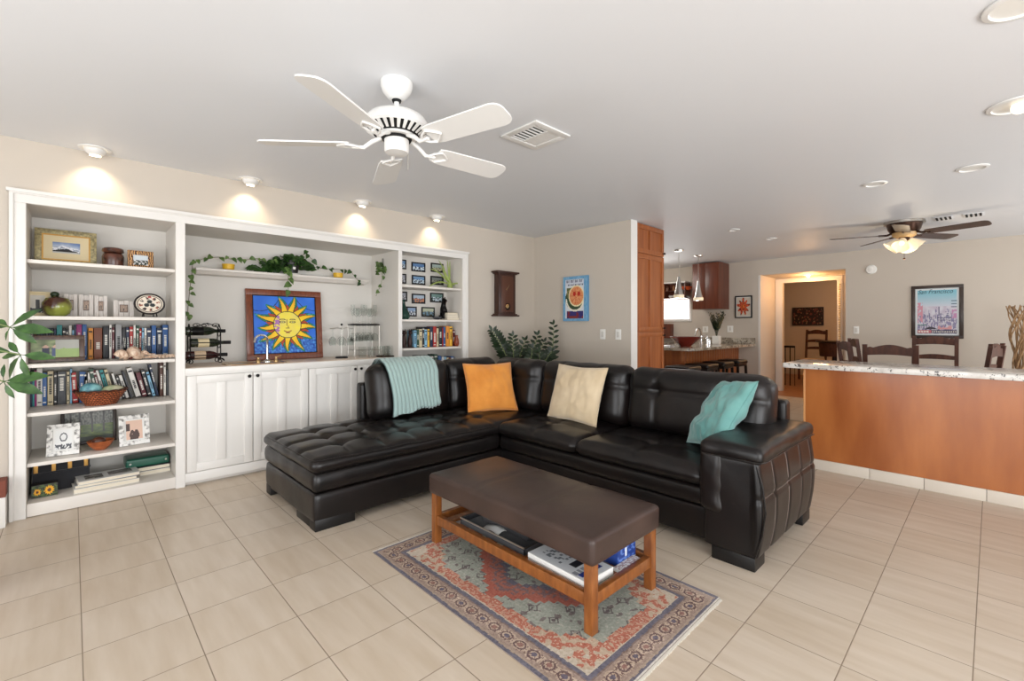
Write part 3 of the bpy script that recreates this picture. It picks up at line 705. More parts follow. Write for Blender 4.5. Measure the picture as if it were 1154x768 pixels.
# arm
def arm_d(p, n):
    d = wrinkle(p, 6, .003)
    if n[1] < -.2:       # bulging outer face with stitched squares
        d += -n[1]*(.032*(1-(p[2]/.26)**2 if abs(p[2]) < .26 else 0))
        for s in (-.29, -.05, .19, .40): d -= .008*gauss(p[0]-s, .008)
        d -= .008*gauss(p[2]-.06, .008)
    return d
block('arm', 2.49, X1+.01, Y0+.02, 1.09, .065, .565, .02, arm_d, res=.013)
def pad_d(p, n): return .012*(1-min(1, abs(p[0]/.5))**4)*max(0, n[2])+wrinkle(p, 8, .005)
block('arm_pad', 2.475, X1-.0, Y0-.01, 1.115, .545, .632, .038, pad_d, res=.022)
block('arm_pad_drop', 2.478, 3.0, .985, 1.12, .25, .60, .04, lambda p, n: wrinkle(p, 14, .008), res=.022)
b = MB()       # piping along the arm front edge and pad
b.tube([(2.49, Y0+.03, .08), (2.488, Y0-.005, .2), (2.487, Y0-.022, .32), (2.488, Y0-.008, .45), (2.49, Y0+.02, .54)], .005, 6)
obj('arm_piping', b, 'leather_black', sofa)
def arm_pt(x, z):
    c = Vector(((2.49+X1+.01)/2, (Y0+.02+1.09)/2, .315)); p = Vector((x-c.x, -(1.09-Y0-.02)/2, z-c.z)); n = Vector((0, -1, 0))
    return c+p+n*(arm_d(p, n)+.001)
ST = []
for s_ in (-.29, -.05, .19, .40):
    xx = (2.49+X1+.01)/2+s_; ST.append([arm_pt(xx, .09+.45*i/16) for i in range(17)])
ST.append([arm_pt(2.53+.9*i/24, .375) for i in range(25)])
b = MB()
for pts in ST: b.tube([p+Vector((.005, 0, .0)) for p in pts], .0024, 4)
o_ = obj('stitching', b, 'stitch', sofa)
# seam piping round the cushions
def ring(name, pts): obj(name, MB().tube(pts, .0032, 6), 'leather_black', sofa)
ring('chaise_piping', [(X0-.012, Y1-.06, .436), (X0-.014, YM+.03, .436), (X0+.0, YM-.012, .436), (X0+.04, YM-.0235, .436)]+[(X0+.04+1.40*i/20, YM-.0255, .436+.002*math.sin(i)) for i in range(1, 21)])
ring('arm_pad_piping', [(2.476, 1.10, .563), (2.470, .84, .563), (2.478, Y0-.002, .563), (2.51, Y0-.0135, .563)]+[(2.51+.9*i/12, Y0-.0135, .563) for i in range(1, 13)])
# feet
for (xa, xb, ya, yb) in ((X0+.006, X0+.26, YM+.006, YM+.1), (X0+.0, X0+.1, Y1-.12, Y1-.02), (2.495, 2.64, Y0+.03, 1.05), (3.30, 3.46, Y0+.02, 1.0), (3.3, 3.42, 3.65, 3.77), (X0+.01, X0+.09, YM+.1, YM+.34)):
    obj('foot', MB().box(xa, xb, ya, yb, 0, .07, .006), 'black_foot', sofa)

# throw blanket, ribbed, folded over the back cushion
def throw_profile(s):
    """path in (y, z): up from the seat, over the cushion, down the back. s in 0..1"""
    pts = [(3.425, .497), (3.428, .56), (3.437, .66), (3.455, .76), (3.475, .85), (3.52, .915), (3.60, .95), (3.69, .945), (3.76, .90), (3.825, .80), (3.85, .74)]
    L = [0]
    for a, c in zip(pts, pts[1:]): L.append(L[-1]+math.hypot(c[0]-a[0], c[1]-a[1]))
    q = s*L[-1]
    for i in range(len(pts)-1):
        if q <= L[i+1]:
            k = (q-L[i])/(L[i+1]-L[i]); return pts[i][0]*(1-k)+pts[i+1][0]*k, pts[i][1]*(1-k)+pts[i+1][1]*k
    return pts[-1]
NR = 13
def throw_pt(u, v, off=0, zs=0):
    y, z = throw_profile(v); x = 1.91+.475*u - .02*v + (.05*(v-.4) if u < .05 else 0)*0
    x += .012*math.sin(v*9+u*3)
    rib = abs(math.sin(PI*NR*u))**.6*.011
    y2, z2 = throw_profile(min(1, v+.02)); t_ = Vector((y2-y, z2-z)); t_ = t_.normalized() if t_.length > 1e-6 else Vector((1, 0))
    n = Vector((-t_[1], t_[0]))
    if v < .02: z += .03*u*1.4
    return Vector((x, y+n[0]*(rib+.012+off), z+n[1]*(rib+.012+off)+ (.035*u+.008*math.sin(u*14))*max(0, 1-v*5)))
b = MB(); b.grid(lambda u, v: throw_pt(u, v), 104, 44)
b2 = MB(); b2.grid(lambda u, v: throw_pt(.03+u*.9, .015+v*.28, .02) + Vector((0, 0, -.012)), 60, 14) if False else None
me = obj('throw_blanket', b, 'knit_light', None, angle=180)
# rib colour: darker furrows
m = M['knit_light']; nt, N, L, bb = nodes(m)
tc = N.new('ShaderNodeTexCoord'); sp = N.new('ShaderNodeSeparateXYZ'); L.new(tc.outputs['UV'], sp.inputs[0])
uvl = me.data.uv_layers.new(name='UVMap')
vi = {}
for p_ in me.data.polygons:
    for li in p_.loop_indices:
        v = me.data.loops[li].vertex_index; i = v//45; j = v % 45; uvl.data[li].uv = (i/104*NR, j/44)
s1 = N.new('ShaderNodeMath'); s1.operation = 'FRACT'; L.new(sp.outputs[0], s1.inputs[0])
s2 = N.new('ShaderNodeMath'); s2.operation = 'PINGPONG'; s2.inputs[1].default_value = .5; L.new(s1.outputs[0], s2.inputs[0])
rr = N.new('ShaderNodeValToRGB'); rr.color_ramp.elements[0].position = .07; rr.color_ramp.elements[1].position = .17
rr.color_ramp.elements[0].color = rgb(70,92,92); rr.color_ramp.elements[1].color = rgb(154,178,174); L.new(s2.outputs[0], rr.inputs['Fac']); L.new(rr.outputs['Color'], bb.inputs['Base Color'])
md = me.modifiers.new('thick', 'SOLIDIFY'); md.thickness = .008; md.offset = 1
tag(me, 'pale teal ribbed throw blanket draped over the sofa back', 'blanket'); set_origin(me, (2.15, 3.6, .5))

# throw pillows
def pillow(name, lab, c, w, h, th, rot, mt, seed=0, piping=None, fold=.004):
    """local x right, z up, y thickness"""
    t = thing(name, lab, 'pillow', (0, 0, 0)); mb = MB(); n = 34; rings = {}
    def pt(u, v, s):
        x, z = u*2-1, v*2-1
        edge = (1-x**2)*(1-z**2)
        k = max(0, edge)**.42
        pin = 1-.075*(1-abs(x)**1.5)*abs(z)**3 ; pin2 = 1-.075*(1-abs(z)**1.5)*abs(x)**3
        wr = fold*mnoise.noise(Vector((x*2.6+seed, z*2.6, s*3)))*k*3 + fold*mnoise.noise(Vector((x*7+seed, z*4-seed, s)))*k*1.6
        return Vector((x*w/2*pin2, s*(th/2*k+wr), z*h/2*pin))
    for s in (-1, 1):
        vs = []
        for i in range(n+1):
            row = []
            for j in range(n+1):
                edge = i in (0, n) or j in (0, n)
                if edge:
                    if (i, j) not in rings: rings[(i, j)] = mb.bm.verts.new(pt(i/n, j/n, 0))
                    row.append(rings[(i, j)])
                else: row.append(mb.bm.verts.new(pt(i/n, j/n, s)))
            vs.append(row)
        for i in range(n):
            for j in range(n): mb.bm.faces.new((vs[i][j], vs[i+1][j], vs[i+1][j+1], vs[i][j+1]))
    t.location = c; t.rotation_euler = rot
    obj('pillow_cover', mb, mt, t, world=False, angle=180)
    edge = [pt(i/n, 0, 0) for i in range(n)]+[pt(1, i/n, 0) for i in range(n)]+[pt(1-i/n, 1, 0) for i in range(n)]+[pt(0, 1-i/n, 0) for i in range(n)]
    obj('seam', MB().tube(edge, .003, 6, closed=True), mt, t, world=False)
    return t
def pillow_by(name, lab, bl, br, tl, th, mt, seed, wscale=1):
    """from the bottom-left, bottom-right and top-left corners in space"""
    bl, br, tl = Vector(bl), Vector(br), Vector(tl)
    x = (br-bl); w = x.length; x.normalize(); z = (tl-bl); h = z.length; z = (z-x*z.dot(x)).normalized(); y = z.cross(x)
    R = Matrix((x, y, z)).transposed(); c = bl+x*w/2+z*h/2
    return pillow(name, lab, c, w*wscale, h, th, R.to_euler(), mt, seed, fold=.010 if seed == 9 else .005)
pillow_by('throw_pillow', 'orange square pillow in the corner of the black sofa', (2.545, 3.225, .475), (2.975, 3.03, .475), (2.60, 3.43, .90), .13, 'fabric_orange', 1)
pillow_by('throw_pillow', 'cream square pillow leaning on the middle back cushion of the sofa', (2.93, 2.63, .475), (2.90, 2.10, .475), (3.08, 2.70, .915), .14, 'fabric_cream', 5)
pillow_by('throw_pillow', 'tilted teal velvet pillow against the right arm of the sofa', (2.93, 1.39, .485), (2.70, 1.11, .525), (3.13, 1.20, .885), .17, 'fabric_teal', 9, 1.06)

# ================================================================ BENCH, RUG
bx0, bx1, by0, by1 = 1.50, 2.005, 1.105, 2.24
t = thing('storage_bench', 'brown leather topped wooden bench with slatted shelf on the rug', 'bench', (1.75, 1.67, 0.006))
for xa in (bx0, bx1-.042):
    for ya in (by0, by1-.042): obj('leg', MB().box(xa, xa+.042, ya, ya+.042, .007, .30, .003), 'bench_wood', t)
for xa in (bx0+.006, bx1-.036): obj('rail', MB().box(xa, xa+.03, by0+.042, by1-.042, .115, .165, .002), 'bench_wood', t)
for ya in (by0+.006, by1-.036): obj('rail', MB().box(bx0+.042, bx1-.042, ya, ya+.03, .115, .165, .002), 'bench_wood', t)
for i in range(9):
    yy = by0+.075+i*.117
    obj('shelf_slat', MB().box(bx0+.036, bx1-.036, yy, yy+.055, .133, .147, .002), 'bench_wood', t)
def seat_d(p, n):
    d = .016*(1-(p[0]/.26)**4)*(1-(p[1]/.58)**4)*max(0, n[2])+wrinkle(p, 5, .003)
    if n[2] > .3:
        for s in (-.19, .19): d -= .004*gauss(p[1]-s, .007)
    return d
obj('seat', cushion_mesh(bx1-bx0+.03, by1-by0+.03, .115, .022, seat_d, .022, Matrix.Translation(((bx0+bx1)/2, (by0+by1)/2, .345))), 'leather_bench', t, angle=180)
# things on the bench shelf
Z = .148
tr = thing('serving_tray', 'dark tray on the slatted shelf of the bench', 'tray', (1.72, 1.80, Z))
obj('tray_base', MB().box(1.565, 1.90, 1.55, 2.05, Z, Z+.008, .003), 'fabric_dark', tr)
b = MB(); b.tube([(1.565, 1.55, Z+.035), (1.90, 1.55, Z+.035), (1.90, 2.05, Z+.035), (1.565, 2.05, Z+.035)], .005, 8, closed=True)
b.m(1).box(1.565, 1.57, 1.55, 2.05, Z+.005, Z+.033); b.box(1.895, 1.90, 1.55, 2.05, Z+.005, Z+.033); b.box(1.565, 1.90, 1.55, 1.555, Z+.005, Z+.033); b.box(1.565, 1.90, 2.045, 2.05, Z+.005, Z+.033)
obj('tray_rim', b, ['brushed_nickel', 'fabric_dark'], tr)
bg = MB(); bg.box(1.66, 1.86, 1.62, 1.98, Z+.009, Z+.09, .02); o = obj('folded_cloth', bg, 'fabric_dark'); tag(o, 'folded black cloth lying in the dark tray under the bench', 'cloth'); set_origin(o, (1.76, 1.8, Z+.009))
pp = MB(); pp.grid(lambda u, v: Vector((1.60+.07*u, 1.78+.13*v, Z+.012+.012*math.sin(u*3)+.01*math.sin(v*4))), 8, 8); o = obj('paper_scrap', pp, plain('paper_white', 225, 224, 220, .6)); tag(o, 'small crumpled white paper in the dark tray under the bench', 'paper'); o.modifiers.new('s', 'SOLIDIFY').thickness = .002
# book / game box pile
def flat_box(name, lab, cat, x0, x1, y0, y1, z0, z1, mt, rz=0, group=None, pages=None, cover_fn=None, nx=24, ny=24, bev=.003):
    c = ((x0+x1)/2, (y0+y1)/2, z0); t = thing(name, lab, cat, c, rz, group)
    w, d, h = x1-x0, y1-y0, z1-z0
    if pages:
        b = MB(); b.box(-w/2, w/2, -d/2, d/2, 0, .003, .001); b.box(-w/2, w/2, -d/2, d/2, h-.003, h, .001); b.box(-w/2, w/2, d/2-.003, d/2, .003, h-.003); obj('cover', b, mt, t, world=False)
        obj('pages', MB().box(-w/2+.004, w/2-.004, -d/2+.004, d/2-.003, .003, h-.003), pages, t, world=False)
    else:
        obj('body', MB().box(-w/2, w/2, -d/2, d/2, 0, h, bev), mt, t, world=False)
    if cover_fn: raster('printed_cover', w*.97, d*.97, nx, ny, cover_fn, 'art_print', t, y=h+.0006, z0=-d*.97/2, plane='xy')
    return t
def white_cover(u, v):
    c = (222, 224, 226)
    if .30 < v < .42 and .3 < u < .7: c = (40, 40, 44)
    if .07 < v < .16 and .1 < u < .85: c = (40, 58, 130)
    if .5 < v < .9 and .15 < u < .85 and mnoise.noise(Vector((u*9, v*14, 3))) > .12: c = (120, 124, 130)
    if .18 < v < .26 and int(u*20) % 3: c = (150, 152, 158)
    return c
flat_box('magazine_box', 'white printed box with dark square on the bench shelf', 'box', 1.55, 1.74, 1.165, 1.515, Z, Z+.035, 'paper_white', -.03, None, None, white_cover)
b_ = flat_box('game_box', 'blue box standing at the right end of the bench shelf', 'box', 1.80, 1.955, 1.185, 1.44, Z, Z+.085, plain('box_blue', 34, 62, 132, .4))
def bluef(u, v): return (220, 226, 236) if (.42 < u < .5 and .3 < v < .8) or v < .08 else ((90, 120, 186) if mnoise.noise(Vector((u*8, v*6, 1))) > .15 else (34, 62, 132))
raster('printed_side', .15, .08, 20, 12, bluef, 'art_print', b_, y=-.1278-.0005, z0=.002)
flat_box('leaflet_stack', 'thin stack of printed leaflets at the end rail of the bench shelf', 'paper', 1.76, 1.93, 1.135, 1.183, Z, Z+.014, 'paper_white', 0, None, None, lambda u, v: (176, 150, 140) if mnoise.noise(Vector((u*12, v*5, 2))) > 0 else (226, 222, 216))

# rug
RX0, RX1, RY0, RY1 = 1.195, 2.145, .862, 2.362; RL, RW = RY1-RY0, RX1-RX0
def nz(x, y, s, k=0): return mnoise.noise(Vector((x*s, y*s, k)))
def rugcol(u, v):
    """u along the short side, v along the long side"""
    x, y = u*RW, v*RL; dxe = min(x, RW-x); dye = min(y, RL-y); d = min(dxe, dye)
    w = nz(x, y, 90, 1)*18+nz(x, y, 260, 2)*16; wob = nz(x, y, 40, 5)*.004
    d += wob
    along = y if dxe < dye else x
    navy, beige, red, sage, cream = (92, 90, 108), (196, 172, 150), (186, 98, 76), (156, 164, 152), (206, 192, 172)
    if dye < .008: c = (222, 216, 206)
    elif d < .018: c = navy
    elif d < .027: c = (170, 148, 130)
    elif d < .105:
        q = (along/.075) % 1; r_ = (d-.0675)/.033; h = math.hypot((q-.5)*2.0, r_*1.05); c = beige
        if .55 < h < .78: c = (92, 66, 66)
        elif h < .34: c = (138, 92, 84) if int(along/.075) % 2 else (84, 76, 96)
        elif nz(x, y, 130, 8) > .18: c = (104, 76, 70)
        if h > .98 and abs(r_) > .6: c = (158, 134, 120)
    elif d < .112: c = (120, 98, 92)
    elif d < .132: c = navy
    elif d < .138: c = cream
    else:
        X_, Y_ = abs(x-RW/2), abs(y-RL/2); hx, hy = RW/2-.138, RL/2-.138
        ex, ey = hx-X_, hy-Y_
        def q_(t_): return math.floor(t_/.028)*.028
        corner = q_(ex)+q_(ey)*.62
        c = sage
        if min(ex, ey) < .05 + .012*math.floor(2*abs(math.sin(along*20))): c = red if nz(x, y, 50, 3) > -.15 else (206, 150, 124)
        if corner < .20: c = red if nz(x, y, 34, 4) > -.05 else (200, 176, 150)
        if corner < .105 and nz(x, y, 20, 4) > -.1: c = cream
        med = q_(X_)/(hx*.78)+q_(Y_)/(hy*.60)
        if med < 1: c = (176, 84, 66)
        if med < .8: c = (168, 92, 76) if nz(x, y, 45, 9) > 0 else (120, 88, 92)
        if med < .5: c = sage
        if .5 > med > .4: c = navy
        if c == sage:
            g_ = nz(x, y, 34, 11); cellx, celly = (x/.11) % 1-.5, (y/.12) % 1-.5
            hh = abs(cellx)+abs(celly)
            if .18 < hh < .25 or (hh < .10 and g_ > -.2): c = (84, 74, 78)
            elif abs(celly) < .035 and abs(cellx) < .42 and g_ > 0: c = (100, 88, 88)
            elif g_ > .38: c = (110, 100, 100)
            elif nz(x, y, 60, 12) > .35: c = (180, 180, 168)
        elif c == red and nz(x, y, 110, 6) > .25: c = (214, 178, 152)
    wear = max(0, nz(x, y, 7, 20))*38
    f_ = (182,168,154); return tuple((k*.80+f_[i]*.20)*.92+w+wear*.6 for i, k in enumerate(c))
rug = raster('rug_pile', RW, RL, 250, 395, rugcol, 'rug_wool', None, y=.0065, x0=RX0, z0=RY0, plane='xy')
rt = thing('area_rug', 'faded red and grey patterned rug under the bench', 'rug', ((RX0+RX1)/2, (RY0+RY1)/2, 0))
bpy.data.objects.remove(rug)
rug = raster('rug_pile', RW, RL, 250, 395, rugcol, 'rug_wool', rt, y=.0065, x0=RX0, z0=RY0, plane='xy', world=True)
obj('rug_backing', MB().box(RX0+.001, RX1-.001, RY0+.001, RY1-.001, .0005, .006), plain('rug_edge', 150, 136, 124, .95), rt)
b = MB()
for e, s in ((RY0, -1), (RY1, 1)):
    k = 0; x = RX0+.004
    while x < RX1-.004:
        l = .010+.004*rnd.random(); b.box(x, x+.0035, min(e, e+s*l), max(e, e+s*l), .001, .004); x += .0062
o_ = obj('fringe', b, plain('fringe_white', 224, 218, 206, .9), rt); o_['kind'] = 'stuff'
# ================================================================ FRAMED PICTURES
def picture(name, lab, cat, loc, rz, w, h, bw, t_, mt_frame, fn, nx=30, ny=30, mat_w=0, mat_col='label_cream', tilt=0, group=None, inner=None, pic='art_print'):
    """standing or hanging framed picture: base centre at loc, front towards local -y"""
    T0 = thing(name, lab, cat, loc, rz, group, tilt=tilt if tilt else None)
    if tilt: T0.rotation_mode = 'XYZ'; T0.rotation_euler = (tilt, 0, rz)
    b = MB(); b.box(-w/2, w/2, -t_, 0, 0, bw, min(.003, bw*.2)); b.box(-w/2, w/2, -t_, 0, h-bw, h, min(.003, bw*.2)); b.box(-w/2, -w/2+bw, -t_, 0, bw, h-bw, min(.003, bw*.2)); b.box(w/2-bw, w/2, -t_, 0, bw, h-bw, min(.003, bw*.2))
    obj('frame', b, mt_frame, T0, world=False)
    obj('backing', MB().box(-w/2+bw, w/2-bw, -t_*.5, -.001, bw, h-bw), mat_col, T0, world=False)
    a = bw+mat_w
    if inner: 
        b = MB(); i0 = bw; k = inner[1]
        b.box(-w/2+i0, w/2-i0, -t_*.8, -t_*.5, i0, i0+k); b.box(-w/2+i0, w/2-i0, -t_*.8, -t_*.5, h-i0-k, h-i0); b.box(-w/2+i0, -w/2+i0+k, -t_*.8, -t_*.5, i0+k, h-i0-k); b.box(w/2-i0-k, w/2-i0, -t_*.8, -t_*.5, i0+k, h-i0-k)
        obj('inner_moulding', b, inner[0], T0, world=False)
    raster('picture', w-2*a, h-2*a, nx, ny, fn, pic, T0, y=-t_*.5-.0008, z0=a)
    return T0
def pn(u, v, s, k=0): return mnoise.noise(Vector((u*s, v*s, k)))
def mix3(a, b, t): return tuple(a[i]*(1-t)+b[i]*t for i in range(3))
def landscape(u, v, sky=(120,150,190), ground=(60,56,50), snow=True, k=0):
    hz = .45+.22*math.sin(u*3.1+k)+.08*pn(u, 0, 6, k)
    if v > hz: return mix3((190,200,215), sky, (v-hz)*1.6)
    if snow and v > hz-.28-.1*pn(u, v, 5, k): return (228,230,236) if pn(u, v, 12, k) > -.2 else (150,160,176)
    return (24,24,26) if v > .16+.1*abs(pn(u, 1, 9, k)) and v < .42 else (190,188,184) if v < .14 else ground
def people(u, v, bg=(150,170,120), dress=(90,110,150), n=3, k=0):
    for i in range(n):
        cx_ = .3+.4*i/max(1, n-1) if n > 1 else .5
        if math.hypot(u-cx_, (v-.62)*.9) < .065: return (206,170,150)
        if abs(u-cx_) < .085 and .1 < v < .56: return dress if i % 2 else tuple(c*.55 for c in dress)
    return mix3(bg, tuple(c*.7 for c in bg), .5+.9*pn(u, v, 6, k))

# --- sun painting on the bar counter
pl, pr = onY(279, 404, NB_M-.12), onY(364.5, 402, NB_M-.12)
SW = pr.x-pl.x; SH = .69
print('sun', pl, pr)
def sunart(u, v):
    x, y = (u-.53)*1.05, (v-.50); r = math.hypot(x, y); a = math.atan2(y, x)
    n1 = pn(u, v, 9, 3)
    blue = mix3((30,92,200), (60,130,232), .5+.5*pn(u, v, 5, 1)) if v > .28 else mix3((28,70,170), (80,150,220), .5+pn(u, v, 30, 2))
    R0 = .235
    if r < R0:
        c = mix3((246,228,70), (232,214,110), .5+.8*pn(u, v, 10, 5))
        if x < -.13 and pn(u, v, 26, 7) > -.1: c = (168,112,178)
        X, Y = x, y
        for ex in (-.085, .085):
            e = math.hypot((X-ex)/.045, (Y-.045)/.018)
            if .75 < e < 1.15: c = (70,60,50)
            if e < .4: c = (80,120,120)
            if abs(Y-.085-.01*math.cos((X-ex)*30)) < .007 and abs(X-ex) < .05: c = (70,60,50)
        if abs(X+.008-.02*(Y<-.02)) < .006 and -.05 < Y < .09: c = (150,120,50)
        if abs(Y+.115+.012*math.cos(X*40)) < .008 and abs(X) < .065: c = (150,50,40)
        if abs(Y+.14) < .005 and abs(X) < .035: c = (120,70,40)
        if abs(X) < .03 and abs(Y+.058) < .006: c = (130,96,50)
        if r > R0-.012: c = (40,36,30)
        return c
    N_ = 13
    def ray(off, l0, wid, ph=0):
        k = (a+off)/(2*PI/N_); i = math.floor(k+.5); da = (k-i)*(2*PI/N_); L_ = l0*(1+.12*math.sin(i*2.3+ph)); t_ = (r-R0)/(L_)
        if t_ < 0 or t_ > 1: return 9
        bend = .06*math.sin(t_*3+i); w_ = wid*(1-t_)**.8/(r)
        return abs(da-bend)/max(1e-4, w_)
    q = ray(.12, .245, .062)
    if q < .72: return mix3((248,208,32), (236,176,24), t_ if (t_ := min(1, (r-R0)/.2)) else 0)
    if q < 1.0: return (24,30,24)
    q2 = ray(.12+PI/N_, .14, .05, 2)
    if q2 < .8: return (178,70,30)
    if q2 < 1.05: return (30,30,30)
    q3 = ray(.12, .29, .10)
    if q3 < .9: return (34,132,90) if pn(u, v, 14, 4) > -.3 else (40,150,160)
    if q3 < 1.05: return (18,40,60)
    if abs(math.hypot(u-.1, v-1.05)-.32) < .006 or abs(math.hypot(u-1.0, v-1.1)-.35) < .006: return (20,40,90)
    return blue
S = picture('sun_painting', 'square painting of a yellow sun face on blue in a mahogany frame', 'painting', ((pl.x+pr.x)/2, NB_M-.085, .922), 0, SW, SH, .056, .03, 'frame_mahogany', sunart, 150, 150, 0, 'black_knob', -.10, pic='art_paint', inner=('black_knob', .008))

# --- left bookcase, top shelf
def place(u, v, yb_): p = onY(u, v, yb_); return p
def goldf(u, v): return landscape(u, v, (70,100,160), (40,36,34), True, .4)
p1, p2 = onY(38.5, 294, 4.66), onY(109, 298, 4.66)
m = mat('frame_gold_green', rgb(150,138,102), .45, .3); noise_col(m, rgb(112,104,78), rgb(186,172,126), 70); 
mat('gold_leaf', rgb(196,150,80), .35, .6)
picture('picture_frame', 'wide gilt framed mountain photo with cream mat on the top shelf', 'picture frame', ((p1.x+p2.x)/2, 4.68, 1.691), 0, p2.x-p1.x, .262, .036, .02, 'frame_gold_green', goldf, 40, 24, .055, 'label_cream', -.12, inner=('gold_leaf', .008))
p = onY(127.5, 297, 4.62)
t = thing('ceramic_jar', 'dark brown glazed jar between two frames on the top shelf', 'jar', (p.x, 4.62, 1.691))
m = mat('brown_glaze', rgb(64,34,24), .2, coat=.5); noise_col(m, rgb(40,22,18), rgb(104,58,40), 22)
obj('jar_body', MB().lathe([(.045, 0), (.062, .006), (.064, .05), (.066, .085), (.060, .105), (.05, .112)], (p.x, 4.62, 1.691), 30), 'brown_glaze', t)
obj('jar_rim', MB().lathe([(.05, .112), (.062, .118), (.066, .126), (.062, .146), (.05, .154), (0, .156)], (p.x, 4.62, 1.691), 30), 'brown_glaze', t)
m = mat('zebra_frame', rgb(180,130,80), .45); nt, N, L, bb = nodes(m)
tc = N.new('ShaderNodeTexCoord'); wv = N.new('ShaderNodeTexWave'); wv.inputs['Scale'].default_value = 24; wv.inputs['Distortion'].default_value = 9; rr = N.new('ShaderNodeValToRGB')
rr.color_ramp.elements[0].position = .45; rr.color_ramp.elements[1].position = .55; rr.color_ramp.elements[0].color = rgb(70,36,20); rr.color_ramp.elements[1].color = rgb(206,158,104)
L.new(tc.outputs['Object'], wv.inputs[0]); L.new(wv.outputs[0], rr.inputs[0]); L.new(rr.outputs[0], bb.inputs['Base Color'])
p1, p2 = onY(143.5, 299, 4.6), onY(173, 300, 4.6)
picture('picture_frame', 'tiger striped brown frame with a small snow photo on the top shelf', 'picture frame', ((p1.x+p2.x)/2, 4.6, 1.691), .05, p2.x-p1.x, .148, .034, .018, 'zebra_frame', lambda u, v: (214,222,228) if v > .5 else ((50,60,50) if pn(u, v, 8, 2) > -.1 else (230,230,230)), 24, 16, 0, 'label_cream', -.12)

# --- second shelf
z2 = 1.319
m = mat('whitewashed_wood', rgb(216,208,200), .7); noise_col(m, rgb(188,178,170), rgb(226,220,214), 14, (40,4,1.5), 4)
p1, p2 = onY(33.5, 355, 4.6), onY(51, 355, 4.6)
picture('picture_frame', 'small cream frame with black and white photo at the second shelf left end', 'picture frame', ((p1.x+p2.x)/2, 4.62, z2), .1, .125, .175, .012, .012, 'label_cream', lambda u, v: (40,40,42) if (abs(u-.5) < .12 and v < .75) or (v < .3 and pn(u, v, 9, 1) > -.3) else (206,200,188), 22, 28, .014, 'label_cream', -.1)
p = onY(64.5, 356, 4.58)
t = thing('ceramic_pear', 'green and brown glazed round ceramic pot with knob lid on the second shelf', 'pot', (p.x, 4.56, z2))
m = mat('green_brown_glaze', rgb(120,124,50), .15, coat=.6); noise_col(m, rgb(70,36,22), rgb(142,150,62), 7, (1,1,1), 2, .42, .58)
obj('pot_body', MB().lathe([(.04, 0), (.066, .02), (.080, .06), (.078, .095), (.06, .128), (.03, .142), (0, .144)], (p.x, 4.56, z2), 32), 'green_brown_glaze', t)
obj('lid_knob', MB().sphere((p.x-.012, 4.56, z2+.156), .022, sc=(1.1, 1, .9)), 'leaf_dark', t)
def twin(u0, u1, lab, k, px_=((.5,),), h=.155, y=4.64):
    a, c = onY(u0, 356, y), onY(u1, 356, y); w = c.x-a.x
    t = thing('picture_frame', lab, 'picture frame', ((a.x+c.x)/2, y, z2+.001), 0, 'whitewashed wooden frames on the second shelf', tilt=-.1)
    b = MB(); n = max(3, int(w/.028))
    for i in range(n): x = -w/2+w*i/n; b.box(x+.001, x+w/n-.001, -.014, 0, 0, h-.006*(i % 2), .001)
    obj('frame', b, 'whitewashed_wood', t, world=False)
    obj('opening', MB().box(-w*.2, w*.2, -.0165, -.0138, h*.28, h*.74), 'picture_brown', t, world=False)
    raster('picture', w*.32, h*.38, 12, 16, lambda u, v: people(u, v, (176,150,130), (80,70,66), 1 if k % 2 else 2, k), 'art_print', t, y=-.0170, z0=h*.32)
twin(72, 87.5, 'whitewashed wooden frame nearest the green pot', 0, h=.165); twin(88.5, 105.5, 'whitewashed wooden frame in the middle of the row of three', 1, h=.165); twin(106.2, 121, 'whitewashed wooden frame at the right of the row of three', 2, h=.16); twin(127.5, 151, 'whitewashed wooden frame standing apart, left of the oval plate', 3, h=.13)
p = onY(168.5, 356, 4.55)
t = thing('decorated_plate', 'oval folk pattern plate on a dark stand on the second shelf', 'plate', (p.x, 4.56, z2), .0)
def platef(u, v):
    x, y = (u-.5)*2, (v-.5)*2; r = math.hypot(x, y)
    if r > 1: return (30,26,24)
    if r > .9: return (40,34,34)
    if r > .80: return (226,214,196)
    if r > .75: return (40,34,34)
    for i in range(3):
        a = PI/2+i*2*PI/3
        if math.hypot(x-.2*math.cos(a), y-.2*math.sin(a)) < .17: return (24,34,34)
    if abs(x) < .12 and y > .55: return (170,60,56)
    a = math.atan2(y, x)
    if .42 < r < .7 and math.sin(a*8) > .25 and pn(u, v, 14, 2) > -.25: return (60,40,36) if int((a+4)*2) % 2 else (150,84,60)
    return (224,212,194)
def disc_tf(p): return p
def oval_plate(t, cx_, y, z, rx, rz_):
    me_v, me_f, cols = [], [], []; nr, na = 16, 48
    for i in range(nr+1):
        for j in range(na):
            r = i/nr; a = 2*PI*j/na; dz = .012*(max(0, r-.62)/.38)**1.5
            me_v.append((cx_+rx*r*math.cos(a), y-dz-.01+.10*(rz_*r*math.sin(a)), z+rz_+rz_*r*math.sin(a)))
    for i in range(nr):
        for j in range(na):
            k = (j+1) % na; me_f.append((i*na+j, i*na+k, (i+1)*na+k, (i+1)*na+j)); r = (i+.5)/nr; a = 2*PI*(j+.5)/na
            c = platef(.5+.5*r*math.cos(a), .5+.5*r*math.sin(a)); cols.append((lin(c[0]), lin(c[1]), lin(c[2]), 1))
    me = bpy.data.meshes.new('plate_disc'); me.from_pydata(me_v, [], me_f); at = me.color_attributes.new('Col', 'FLOAT_COLOR', 'CORNER')
    bf = []
    for c in cols: bf += list(c)*4
    at.data.foreach_set('color', bf); o = link('plate_disc', me, 'art_paint', t); o.modifiers.new('s', 'SOLIDIFY').thickness = .005
oval_plate(t, p.x, 4.56, z2+.022, .098, .083)
b = MB()
